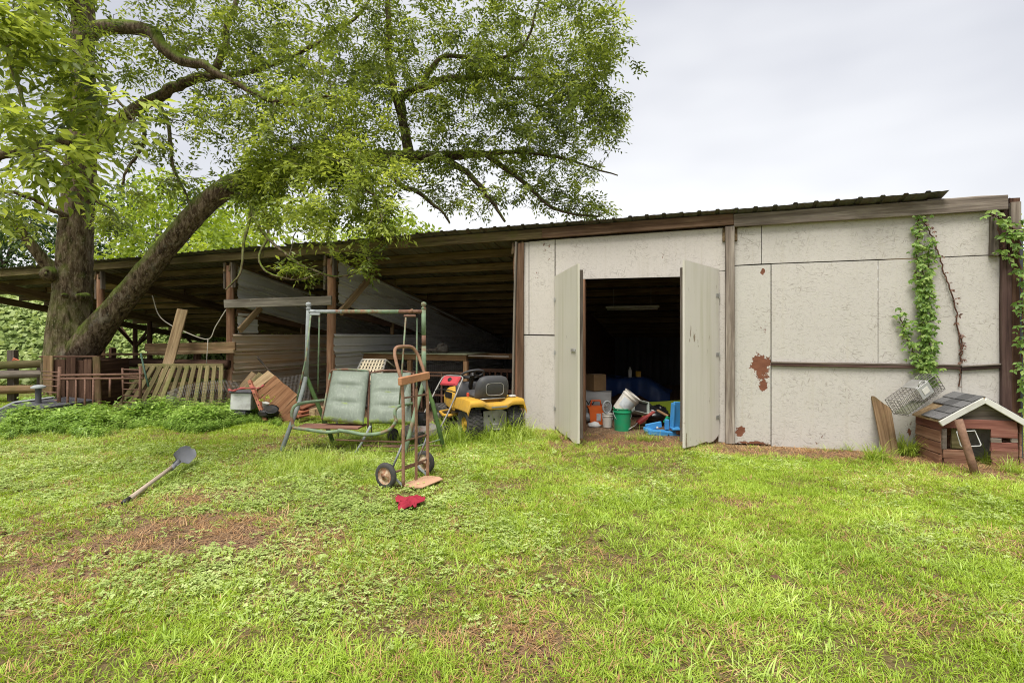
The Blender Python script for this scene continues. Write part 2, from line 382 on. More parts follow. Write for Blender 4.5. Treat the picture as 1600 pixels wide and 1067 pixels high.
# ------------------------------------------------------------------ ground
def gz(x, y):
    x = np.asarray(x, float); y = np.asarray(y, float)
    near = sstep(40, 12, np.hypot(x, y))
    return ((fbm(x*.55, y*.55, seed=3, oct=3) - .5) * .07 + (fbm(x*2.2, y*2.2, seed=8, oct=2) - .5) * .025) * near * sstep(.0, 2.0, np.abs(y) + np.abs(x))
def soil_amount(x, y):
    """where the lawn is worn down to soil (0 grass .. 1 bare)"""
    s = np.zeros_like(np.asarray(x, float))
    for (px, py, rx, ry, a) in ((235, 835, 1.25, .62, 1.0), (120, 880, .9, .5, .8), (330, 775, .6, .45, .75), (420, 820, .7, .5, .5), (60, 950, .5, .4, .8),
                                (840, 715, .5, .35, .55), (990, 688, 1.3, .75, 1.25), (1180, 705, 1.1, .28, .9), (1330, 712, 1.3, .28, .95), (1500, 745, .8, .3, .8), (700, 820, .4, .25, .6),
                                (980, 880, .6, .3, .3), (1440, 770, .5, .2, .5), (830, 1010, .3, .12, .3), (520, 700, .9, .3, .45), (1180, 790, .5, .2, .4)):
        g = G(px, py); s = np.maximum(s, a * np.exp(-(((x-g.x)/rx)**2 + ((y-g.y)/ry)**2)))
    n = fbm(x*1.6, y*1.6, seed=21, oct=4)
    return np.clip(s * (.45 + 1.1*n) + sstep(.61, .75, n) * .5, 0, 1)
def axis_pts(lo, a, b, hi, step, far):
    m = np.arange(a, b + 1e-6, step); l = a - np.geomspace(step, a - lo, far)[::-1]; r = b + np.geomspace(step, hi - b, far); return np.concatenate([l, m, r])
gx_ = axis_pts(-500, -14, 9, 500, .12, 26); gy_ = axis_pts(-300, -2, 15, 900, .12, 26)
GX, GY = np.meshgrid(gx_, gy_); nxg, nyg = len(gx_), len(gy_)
idx = np.arange(nxg*nyg).reshape(nyg, nxg)
GV = np.stack([GX, GY, gz(GX, GY)], -1).reshape(-1, 3)
GF = np.stack([idx[:-1, :-1], idx[:-1, 1:], idx[1:, 1:], idx[1:, :-1]], -1).reshape(-1, 4)
t = NT('soil_and_thatch', .95, .1); gp = t.n('NewGeometry').outputs['Position']
c = t.mix(t.noise(gp, 2.3, 6, .65), (.16, .088, .052), (.36, .215, .13))
c = t.mix(t.rng(t.noise(gp, 26, 5, .7), .42, .66), c, (.34, .24, .14))
c = t.mix(t.rng(t.noise(gp, 60, 3, .6), .5, .62), c, (.05, .032, .02))
a = t.n('Attribute'); a.attribute_name = 'soil'
gr = t.mix(t.noise(gp, 40, 4, .7), (.075, .068, .025), (.27, .225, .085))
c = t.mix(t.math('MULTIPLY', t.rng(a.outputs['Fac'], .15, .7, 1, 0), t.rng(t.noise(gp, 9, 5, .7), .35, .6, .35, .85)), c, gr)
fa = t.n('Attribute'); fa.attribute_name = 'far'; c = t.mix(t.math('MULTIPLY', fa.outputs['Fac'], t.rng(t.noise(gp, .8, 5, .7), .3, .6, .6, 1)), c, t.mix(t.noise(gp, 14, 4, .7), (.10, .14, .025), (.24, .30, .06)))
t.col(c); t.bump(t.math('ADD', t.noise(gp, 30, 6, .7), t.math('MULTIPLY', t.noise(gp, 120, 3), .5)), .9, .03)
sb = np.clip(soil_amount(GX, GY), 0, 1)
lx = (GX - BO.x)*CA - (GY - BO.y)*SA; ly = (GX - BO.x)*SA + (GY - BO.y)*CA
sb = np.maximum(sb, sstep(-.25, .1, ly) * (lx < 3.3) * (lx > -21) * (ly < 9))
ground = link('ground', npmesh('ground', GV, GF, {'soil': ('FLOAT', 'POINT', sb.ravel()), 'far': ('FLOAT', 'POINT', (np.maximum(sstep(10.5, 12.5, GX), np.maximum(sstep(13, 15, -GX), sstep(11, 13, GY))) * (1 - (sb > .95))).ravel())}), t.m); ground.data.shade_smooth(); tag(ground, kind='structure')

# ------------------------------------------------------------------ barn
XR, XEND = 2.93, -20.7
zr = lambda y: 3.10 - .186*(y + .15)
barn = thing('barn', 'long weathered shed-roofed barn with white painted board wall and open wooden bays', 'barn', BO, -AL)
XP = [BL(px, 525).x for px in (1140, 811, 517, 360, 158)] + [-17.9, -20.5]
def ppx(name, pts, mat, y0=-.062, th=.012, parent=None):
    q = [BL(px, py, y0) for px, py in pts]
    return MB().prism([(p.x, p.z) for p in q], 1, y0, y0 + th).build(name, mat, parent or barn)
# roof: separate ribbed sheets under one roof part
M['roof'] = sheetmetal('weathered_ribbed_roofing', (.13, .125, .115), .5, (.10, .06, .035), axis=1)
roof = bpy.data.objects.new('roof', None); COL.objects.link(roof); roof.parent = barn
rw = .69; x = XEND; rr = random.Random(3); k = 0; xr_end = BL(1478, 315, -.3).x
while x < xr_end - .05:
    w = min(rw, xr_end - x); prof = []
    for i in range(3):
        b = x + i*.23
        for dx, dz in ((0, 0), (.012, .018), (.05, .018), (.062, 0), (.13, .004), (.16, 0)):
            if b + dx <= x + w + .02: prof.append((b + dx, dz))
    prof.append((x + w + .05, .006)); mb = MB(); rows = []
    y0 = -.27 + rr.uniform(-.05, .03); lift = rr.uniform(-.006, .016); n = 8
    for j in range(n+1):
        y = y0 + (8.62 - y0)*j/n; sag = -.012*math.sin(j/n*math.pi*4)**2
        rows.append([(a, y, zr(y) + dz + sag + lift*(1-j/n) + .004*(k % 2)) for a, dz in prof])
    rows2 = [[(p[0], p[1], p[2]-.0025) for p in r] for r in rows]
    mb.grid(rows); mb.grid(rows2)
    mb.build('roof_sheet', M['roof'], roof); x += rw; k += 1
# eave beams (the first purlin shows as a fascia), seams as in the photo
seams = [BL(px, 340, -.1).x for px in (1572, 1146, 848, 640, 415, 205)] + [-16.9, XEND + .05]
fm = ['grey_wood', 'fascia_brown', 'fascia_green', 'fascia_green', 'fascia_green', 'fascia_green', 'fascia_green']
for i in range(7):
    x1, x0 = seams[i], seams[i+1] + .004
    beam('fascia_board', (x0, -.115, 3.018 - (.02 if i == 0 else 0)), (x1, -.115, 3.018 - (.04 if i == 0 else 0)), .05, .15 if i else .17, M[fm[i]], barn)
beam('cap_board', (seams[0] - .75, -.05, 3.07), (seams[0] - .02, -.05, 3.055), .13, .035, M['grey_wood'], barn, rough=3)
# purlins bay by bay, and rafters over the post lines
bays = [XR] + XP
for j in range(1, 13):
    y = -.115 + j*.69
    for i in range(len(bays)-1):
        off = .02 if (i + j) % 2 else -.02
        beam('purlin', (bays[i+1] - (.15 if i < 6 else .1), y + off, zr(y) - .08), (bays[i] + (.1 if i else -.05), y + off, zr(y) - .08 + rr.uniform(-.008, .008)), .042, .14, M['purlin'], barn)
for i, x in enumerate(XP):
    for s in (-.075, .075):
        beam('rafter', (x + s, -.08, zr(-.08) - .155 - .10), (x + s, 8.5, zr(8.5) - .155 - .10), .04, .19, M['purlin'], barn)
# posts
for i, x in enumerate(XP):
    if i == 0: beam('post', (x, -.085, 0), (x, -.085, 2.93), .115, .10, M['grey_wood'], barn, up=(0, 1, 0))
    else: pole('post', (x, 0, -.05), (x + (.0 if i != 2 else .02), 0, 2.86), .085, .075, M['post_red'], barn)
    if i >= 1:
        pole('post', (x, 4.2, -.05), (x, 4.2, zr(4.2) - .25), .085, .075, M['dark_brown'], barn)
        pole('post', (x, 8.2, -.05), (x, 8.2, zr(8.2) - .25), .085, .075, M['dark_brown'], barn)
for i in (2, 3, 4):                                         # short splice boards either side of the pole heads
    x = XP[i]
    beam('splice_board', (x - .095, -.03, 2.30 + .1*(i % 2)), (x - .085, -.03, 2.92), .045, .09, M['grey_wood'], barn, up=(0, 1, 0))
    beam('splice_board', (x + .115, -.03, 2.52 - .1*(i % 2)), (x + .105, -.03, 2.92), .045, .09, M['grey_wood'], barn, up=(0, 1, 0))
for x, y in ((XP[6], 5.4),):                                # forked post in the open left side
    pole('post', (x, y, -.05), (x, y, zr(y) - .26), .09, .08, M['dark_brown'], barn)
for (x, y) in ((XP[6], 5.4), (XP[5], 8.2), (XP[6], 8.2)):
    for s in (-1, 1):
        beam('knee_brace', (x, y, zr(y) - 1.0), (x + s*.03, y + s*.75, zr(y + s*.75) - .27), .05, .10, M['dark_brown'], barn)
        beam('knee_brace', (x, y, zr(y) - 1.05), (x + s*.8, y, zr(y) - .30), .05, .10, M['dark_brown'], barn)
# knee braces by the two partitions and the grey board across the bay
beam('knee_brace', (XP[2] + .13, .10, 1.88), (XP[2] + .13, 1.05, 2.66), .06, .13, M['tan_wood'], barn)
beam('knee_brace', (XP[3] + .13, .10, 1.56), (XP[3] + .13, .62, 2.05), .06, .12, M['tan_wood'], barn)
a, b = BL(351, 475, -.12), BL(518, 469.5, -.12)
beam('cross_board', a, b, .04, .165, M['grey_chip'], barn)
# partitions: horizontal ribbed sheets with an open strip
M['tin_tan'] = sheetmetal('rust_stained_sheet', (.50, .42, .32), .75, (.46, .29, .14), axis=1)
M['tin_grey'] = sheetmetal('galvanised_sheet', (.52, .51, .48), .3, (.20, .16, .11), axis=1)
def hsheet(name, x, y0, y1, z, h, slope, mat, wob=.004):
    prof = [(0, 0), (.02, .026), (.05, .026), (.07, 0), (h*.36, .002), (h*.39, .026), (h*.45, .026), (h*.48, 0), (h*.75, .003), (h-.07, 0), (h-.05, .026), (h-.02, .026), (h, 0)]
    rows = []; n = 10
    for j in range(n+1):
        y = y0 + (y1-y0)*j/n; o = rr.uniform(-1, 1)*wob
        rows.append([(x + d + o, y, z + q + slope*(y - y0)) for q, d in prof])
    mb = MB(); mb.grid(rows); mb.grid([[(p[0]-.002, p[1], p[2]) for p in r] for r in rows]); return mb.build(name, mat, barn, smooth=True, angle=25)
for xi, m in ((3, 'tin_tan'), (2, 'tin_grey')):
    x = XP[xi] + .09
    for k in range(4):
        hsheet('partition_sheet', x + .005*(k % 2), .0 - .04*(k % 2), 8.3, .02 + k*.368, .362, 0, M[m])
    for k in range(2):
        hsheet('partition_sheet', x + .008 + .004*k, .08, 8.3, 2.06 + k*.39, .40, -.186, M['tin_grey'])
    for y in (1.9, 4.0, 6.2):
        beam('stud', (x - .04, y, 0), (x - .04, y, zr(y) - .3), .05, .09, M['rail'], barn, up=(0, 1, 0))
    beam('partition_rail', (x - .05, .1, 1.92), (x - .05, 8.2, 1.92 - .12*8.1), .04, .13, M['dark_brown'] if xi == 2 else M['fascia_brown'], barn)
hsheet('partition_sheet', XP[3] + .05, .12, .62, 1.50, .42, 0, M['tin_grey'])
# closed bays: back wall, wall between bays, end wall
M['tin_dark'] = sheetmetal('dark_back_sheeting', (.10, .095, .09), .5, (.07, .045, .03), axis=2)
xx = XP[3] + .1
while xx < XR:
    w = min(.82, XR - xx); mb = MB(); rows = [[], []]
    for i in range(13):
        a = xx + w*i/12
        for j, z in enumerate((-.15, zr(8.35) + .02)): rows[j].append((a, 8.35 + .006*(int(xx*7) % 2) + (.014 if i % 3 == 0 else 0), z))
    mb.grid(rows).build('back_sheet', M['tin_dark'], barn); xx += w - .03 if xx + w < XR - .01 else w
for k in range(10):
    y = .10 + k*.83
    MB().prism([(y, 0), (y + .822, 0), (y + .822, zr(y + .822) - .17), (y, zr(y) - .17)], 0, XP[1] + .10, XP[1] + .118).build('inner_wall_board', M['dark_brown'], barn)
    MB().prism([(y, 0), (y + .822, 0), (y + .822, zr(y + .822) - .03), (y, zr(y) - .03)], 0, XR - .06, XR - .045).build('end_wall_board', M['grey_wood'], barn)

# white wall right of the post
peel = lambda px, py, w, h: (lambda p: (p.x, p.z, w, h))(BL(px, py, -.06))
o1 = osb('painted_strand_board', spot=.22)
o2 = osb('painted_strand_board_peeled', [peel(1190, 574, .105, .17), peel(1193, 602, .05, .08), peel(1192, 425, .025, .035), peel(1157, 675, .05, .07), peel(1175, 692, .25, .03)], base=(.505, .48, .43), spot=.5)
o3 = osb('painted_plywood', [], base=(.55, .51, .46), spot=.4, rel=.35)
o4 = osb('painted_plywood_flaking', [], base=(.53, .495, .445), spot=.87, rel=.4, cs=(1, 1, .2))
ppx('wall_panel', [(1147, 414.5), (1147, 357), (1189.5, 353), (1189.5, 412)], o1)
ppx('wall_panel', [(1190.5, 412), (1190.5, 353), (1443.5, 330), (1443.5, 402.5)], o1)
ppx('wall_panel', [(1444.5, 402.5), (1444.5, 330), (1545, 321), (1545, 398)], o1)
ppx('wall_panel', [(1147, 692), (1147, 416), (1204, 413.5), (1204, 694)], o2)
ppx('wall_panel', [(1205.5, 569), (1205.5, 413), (1371.5, 407), (1371.5, 570)], o1)
ppx('wall_panel', [(1372.5, 570), (1372.5, 407), (1563, 399), (1567, 572)], o1)
ppx('wall_panel', [(1205.5, 697), (1205.5, 571), (1502, 573), (1504, 713)], o1)
ppx('wall_panel', [(1505, 714), (1503, 573.5), (1567, 574), (1572, 718)], o1)
# dark battens over the seam
for (x0, y0, x1, y1) in ((1205, 568.5, 1500, 573.5), (1501, 575.5, 1568, 571.5)):
    a, b = BL(x0, y0, -.08), BL(x1, y1, -.08)
    beam('batten', a, b, .035, .052, M['dark_post'], barn)
    beam('batten', a + Vector((0, -.018, .022)), b + Vector((0, -.018, .022)), .022, .02, M['grey_wood'], barn)
# corner posts
a, b = BL(1570, 397, -.09), BL(1577, 712, -.09)
beam('corner_post', (a.x + .01, -.10, 0), (a.x + .005, -.10, a.z), .09, .07, M['dark_post'], barn, up=(0, 1, 0))
beam('corner_post', (a.x + .10, -.03, 0), (a.x + .085, -.03, 3.03), .09, .16, M['dark_brown'], barn, up=(0, 1, 0))
a = BL(1549, 400, -.09); b = BL(1551, 324, -.09)
beam('corner_post', (a.x + .02, -.09, a.z), (b.x + .02, -.09, b.z), .08, .05, M['grey_wood'], barn, up=(0, 1, 0))
beam('corner_post', (a.x + .11, -.05, a.z), (b.x + .11, -.05, b.z), .08, .05, M['dark_post'], barn, up=(0, 1, 0))
beam('corner_post', (a.x + .205, -.12, 2.62), (a.x + .20, -.12, 2.97), .09, .06, M['grey_wood'], barn, up=(0, 1, 0))
M['pipe_dark'] = sheetmetal('dark_downpipe_metal', (.07, .075, .09), .15)
MB().box((a.x + .295, .06, 1.35), (.08, .10, 2.66), None, .012).build('downpipe', M['pipe_dark'], barn)
# white wall with the doorway
ppx('wall_panel', [(818.5, 522), (818.5, 379), (826, 378.5), (826, 522.5)], o3)
ppx('wall_panel', [(827, 522.5), (827, 378), (866.5, 374.5), (866.5, 523)], o3)
ppx('wall_panel', [(818.5, 670), (818.5, 524), (867, 525), (867, 673)], o4)
ppx('header_panel', [(868, 437), (868, 374.5), (1133, 356), (1133, 423), (1121, 423.5), (1121, 431)], o3)
ppx('wall_panel', [(868, 674), (868, 438), (910, 437), (910, 677)], o4)
ppx('wall_panel', [(1122.5, 690), (1122.5, 424.5), (1133, 424), (1133, 691)], o3)
for px, m in ((912, 'post_red'), (1118, 'fascia_brown')):
    a = BL(px, 437, -.05); beam('door_jamb', (a.x, -.02, 0), (a.x, -.02, a.z), .045, .10, M[m], barn, up=(0, 1, 0))
a, b = BL(910, 437, -.04), BL(1120, 431, -.04); beam('lintel', a + Vector((0, .03, .06)), b + Vector((0, .03, .06)), .05, .10, M['fascia_brown'], barn)
a = BL(803, 525, -.1); beam('edge_board', (a.x - .02, -.09, 0.02), (a.x + .045, -.09, 2.92), .028, .10, M['grey_chip'], barn, up=(0, 1, 0))
a = BL(811, 525, -.1); beam('edge_board', (a.x + .03, -.095, 0), (a.x + .03, -.095, 2.90), .105, .03, M['fascia_brown'], barn, up=(0, 1, 0))
# doors
def dmat(name, tint, spot, pl):
    t = NT(name, .7, .3); v = t.co()
    c = t.mix(t.noise(v, 1.5, 4), tuple(x*.88 for x in tint), tint)
    c = t.mix(t.rng(t.noise(t.map(v, (7, 1, .35)), 1.0, 5, .6), .48, .78, 0, .6), c, (.40, .385, .25))
    c = t.mix(t.rng(t.noise(t.map(v, (26, 1, .8)), 1.0, 3, .6), .60, .78, 0, .25), c, (.25, .22, .15))
    ch = t.rng(t.math('ADD', t.math('MULTIPLY', t.noise(t.map(v, (22, 1, 6)), 1.0, 5, .6), .6), t.math('MULTIPLY', t.noise(v, 1.8, 2), .4)), .67-spot*.1, .69-spot*.1)
    c = t.mix(ch, c, (.24, .19, .14)); t.col(c); t.bump(t.math('SUBTRACT', t.math('MULTIPLY', t.noise(t.map(v, (40, 1, 2)), 1.0, 3), .35), ch), .3, .003); return t.m
def leaf(h0, f0, top0, top1, mat, seed, side):
    """h0 hinge foot, f0 foot of the free edge, both in barn coordinates"""
    d = f0 - h0; L = d.length; o = bpy.data.objects.new('door', None); COL.objects.link(o); o.parent = barn
    o.location = h0; o.rotation_euler = (0, 0, math.atan2(d.y, d.x))
    n = 10; r = random.Random(seed); low = [(L*i/n, .035 + r.uniform(0, .03) + (.05 if i == 0 else 0)) for i in range(n+1)]
    MB().prism(low + [(L, top1), (0, top0)], 1, -.014, .014).build('door_panel', mat, o)
    for x in (.05, L-.05): beam('door_stile', (x, side*.032, .12), (x, side*.032, top0 - .05), .035, .08, M['grey_wood'], o, up=(0, 1, 0))
    for z in (.25, 1.2, 2.2): beam('door_rail', (.1, side*.033, z), (L-.1, side*.033, z), .034, .09, M['grey_wood'], o)
    return o
m1 = dmat('algae_stained_door_paint', (.60, .57, .49), .1, 0); m2 = dmat('flaking_door_paint', (.61, .575, .51), .6, 0)
h = BL(868, 600, -.085); h.z = 0; fr = W2B(Vector((.862, 6.62, 0)))
dl = leaf(h, fr, 2.36, 2.385, m1, 1, 1)
h = BL(1122, 600, -.085); h.z = 0; fr = W2B(Vector((2.145, 6.40, 0)))
dr = leaf(h, fr, 2.36, 2.40, m2, 2, -1)
M['galv'] = plain('galvanised_steel', (.42, .42, .40), .45, .5, damt=.5, metal=.6)
MB().box((1.02, -.022, 1.26), (.20, .012, .045), None, .004).box((1.10, -.032, 1.26), (.03, .02, .03), None, .004).build('hasp', M['galv'], dl)
for o, s in ((dl, -1), (dr, 1)):
    for z in (.35, 1.2, 2.0):
        MB().box((.045, s*.018, z), (.09, .006, .05), None, .002).tube([(0, s*.016, z-.035), (0, s*.016, z+.035)], .011, 8).build('hinge', M['galv'], o)
# light fittings
M['tube_white'] = plain('enamelled_light_body', (.62, .60, .50), .5, .4, damt=.5)
for px0, px1, py, d, lab in ((745, 800, 466, 3.6, 'long fluorescent fitting under the purlins of the open bay'), (947, 1030, 481.5, 3.0, 'long fluorescent fitting in the dark behind the double doors')):
    a, b = BL(px0, py, d), BL(px1, py - .5, d); wa, wb = BW(a.x, d, a.z), BW(b.x, d, b.z); mid = (wa + wb)/2
    o = thing('fluorescent_light', lab, 'light fitting', mid, -AL); hl = (wb - wa).length/2
    MB().box((0, 0, .02), (2*hl, .13, .05), None, .012).build('housing', M['tube_white'], o)
    for s in (-.03, .03): MB().tube([(-hl+.03, s, -.025), (hl-.03, s, -.025)], .014, 8).build('tube', M['tube_white'], o, smooth=True)
    for s in (-.7, .7): MB().tube([(s*hl, 0, .04), (s*hl, 0, zr(d) - .08 - mid.z)], .004, 5).build('hanger', M['galv'], o)

# ------------------------------------------------------------------ foliage tools
NR = np.random.default_rng(11)
def unit(a): return a / np.maximum(1e-9, np.linalg.norm(a, axis=-1, keepdims=True))
def leaflets(B, D, N, L, W, fold=.25, droop=.15):
    """five-point folded leaves: base, left, rib, right, tip"""
    D = unit(D); S = unit(np.cross(D, N)); N = np.cross(S, D); L = np.asarray(L)[:, None]; W = np.asarray(W)[:, None]
    mid = B + D*L*.45; rib = mid - N*W*fold; tip = B + D*L - N*L*droop
    V = np.stack([B, mid + S*W*.5, rib, mid - S*W*.5, tip], 1); n = len(B); o = (np.arange(n)*5)[:, None]
    Fc = np.stack([o + [0, 1, 2], o + [0, 2, 3], o + [1, 4, 2], o + [2, 4, 3]], 1).reshape(-1, 3)
    return V.reshape(-1, 3), Fc, 5, 4
def leaf_mesh(name, parts, mat):
    """parts: list of (V, F, verts per leaf, faces per leaf, tint per leaf)"""
    Vs, Fs, Ts, k = [], [], [], 0
    for V, Fc, nv, nf, T in parts:
        Vs.append(V); Fs.append(Fc + k); Ts.append(np.repeat(T, nf)); k += len(V)
    return npmesh(name, np.concatenate(Vs), np.concatenate(Fs), {'tint': ('FLOAT', 'FACE', np.concatenate(Ts))}, mat)
def compound(B, D, Lr, nl=9, ll=.10, lw=.034, tint=None, rg=NR, droop=.25):
    """feather-shaped leaves: B bases, D rachis directions (n,3)"""
    n = len(B); D = unit(D); up = np.tile([0, 0, 1.0], (n, 1)) + rg.normal(0, .25, (n, 3)); S = unit(np.cross(D, up)); N = unit(np.cross(S, D)); out = []
    tint = rg.uniform(0, 1, n) if tint is None else tint; Lr = np.asarray(Lr)
    for i in range(nl):
        t = (.25 + .75*(i//2)/((nl-1)/2)) if i < nl-1 else 1.0
        s = 0 if i == nl-1 else (1 if i % 2 else -1)
        c = B + D*(Lr*t)[:, None] + np.array([0, 0, -1.0])*(Lr*droop*t*t*.5)[:, None]
        d = D*(.55 if s else 1.0) + S*s*.9 + np.array([0, 0, -1.0])*.12 + rg.normal(0, .22, (n, 3))
        sz = rg.uniform(.75, 1.15, n) * (Lr/.30)
        V, Fc, nv, nf = leaflets(c, d, N + rg.normal(0, .3, (n, 3)), ll*sz, lw*sz, .22, .2)
        out.append((V, Fc, nv, nf, np.clip(tint + rg.normal(0, .14, n), 0, 1)))
    return out

# ------------------------------------------------------------------ the big tree beside the barn
t = NT('furrowed_bark', .9, .15); v = t.co(); g3 = t.n('NewGeometry')
br = t.noise(t.map(v, (7, 7, 1.8)), 2.2, 7, .65, .6)
c = t.ramp(br, [(.34, (.020, .012, .007)), (.47, (.078, .052, .032)), (.68, (.22, .165, .115))])
c = t.mix(t.rng(t.noise(v, 2.0, 5, .7), .60, .72, 0, .55), c, (.26, .24, .20))
c = t.mix(t.rng(t.noise(t.map(v, (1, 1, .5)), 38, 4, .7), .56, .66, 0, .5), c, (.36, .30, .22)); sp = t.n('SeparateXYZ'); t.put(g3.outputs['Normal'], sp.inputs[0])
ms = t.math('MULTIPLY', t.rng(t.noise(v, 2.6, 5, .65), .34, .54), t.rng(sp.outputs['Z'], -.05, .5))
c = t.mix(t.math('MULTIPLY', ms, .9), c, t.mix(t.noise(v, 22, 3), (.07, .11, .012), (.17, .24, .025))); t.col(c); t.bump(t.math('ADD', br, t.math('MULTIPLY', t.vor(t.map(v, (16, 16, 5)), 1.0), .6)), 1.0, .03); M['bark'] = t.m
t = NT('pale_twig_bark', .85, .2); c = t.mix(t.noise(t.co(), 9, 5, .6), (.10, .085, .06), (.27, .24, .18)); t.col(c); M['twig'] = t.m

def smooth_path(pts, k=5):
    """Catmull-Rom through (x, y, z, r) points"""
    p = np.array(pts, float); p = np.vstack([2*p[0]-p[1], p, 2*p[-1]-p[-2]]); out = []
    for i in range(1, len(p)-2):
        for j in range(k):
            u = j/k; out.append(.5*((2*p[i]) + (-p[i-1]+p[i+1])*u + (2*p[i-1]-5*p[i]+4*p[i+1]-p[i+2])*u*u + (-p[i-1]+3*p[i]-3*p[i+1]+p[i+2])*u**3))
    out.append(p[-2]); return np.array(out)
def bark_tube(path, n, amp, seed, lump=0.0, vz=3.0):
    """a swept limb with furrowed, lumpy relief; path rows are x, y, z, r"""
    Pt = path[:, :3]; r = path[:, 3]; T = unit(np.gradient(Pt, axis=0)); a = np.cross(T[0], [0.3, 1, .1]); a /= np.linalg.norm(a); V = []
    arc = np.concatenate([[0], np.cumsum(np.linalg.norm(np.diff(Pt, axis=0), axis=1))]); th = np.linspace(0, 2*np.pi, n, endpoint=False)
    for i in range(len(Pt)):
        a = a - T[i]*np.dot(a, T[i]); a /= np.linalg.norm(a); b = np.cross(T[i], a)
        cx, cy = np.cos(th)*r[i], np.sin(th)*r[i]; fr = fbm(cx*16, cy*16, np.full(n, arc[i]*vz), seed, 4); lu = fbm(cx*3, cy*3, np.full(n, arc[i]*1.2), seed+9, 2)
        rr_ = r[i]*(1 + lump*(lu-.5)) + amp*(np.abs(fr-.5)*2 - .35)
        V.append(Pt[i] + np.outer(np.cos(th)*rr_, a) + np.outer(np.sin(th)*rr_, b))
    V = np.array(V).reshape(-1, 3); m = len(Pt); i, j = np.meshgrid(np.arange(m-1), np.arange(n), indexing='ij'); i, j = i.ravel(), j.ravel()
    return V, np.stack([i*n+j, i*n+(j+1) % n, (i+1)*n+(j+1) % n, (i+1)*n+j], 1)
def pt(px, py, Y, w=None, r=None):
    q = P(px, py, Y); return (q.x, q.y, q.z, r if r is not None else w/2/F*Y/math.sqrt(1 + ((px - CX)/F)**2))
TY = 10.3
trunk_pts = [pt(116, 668, TY, w=112), pt(112, 600, TY, w=98), pt(111, 540, TY, w=84), pt(112, 470, TY, w=70), pt(116, 400, TY, w=63), pt(121, 330, TY, w=58),
             pt(127, 250, TY, w=54), pt(130, 150, TY, w=46), pt(129, 60, TY, w=40), pt(133, -60, TY, w=34), pt(142, -220, TY, w=24), pt(150, -360, TY, w=10)]
limbA = [pt(118, 560, 10.25, w=66), pt(150, 520, 10.2, w=56), pt(185, 477, 10.1, w=46), pt(225, 430, 10.05, w=43), pt(270, 375, 10, w=40), pt(318, 322, 10, w=38), pt(365, 288, 10.05, w=35), pt(425, 270, 10.2, w=30),
         pt(500, 256, 10.4, w=26), pt(580, 246, 10.6, w=23), pt(640, 246, 10.7, w=20), pt(700, 244, 10.8, w=16), pt(757, 240, 11, w=11)]
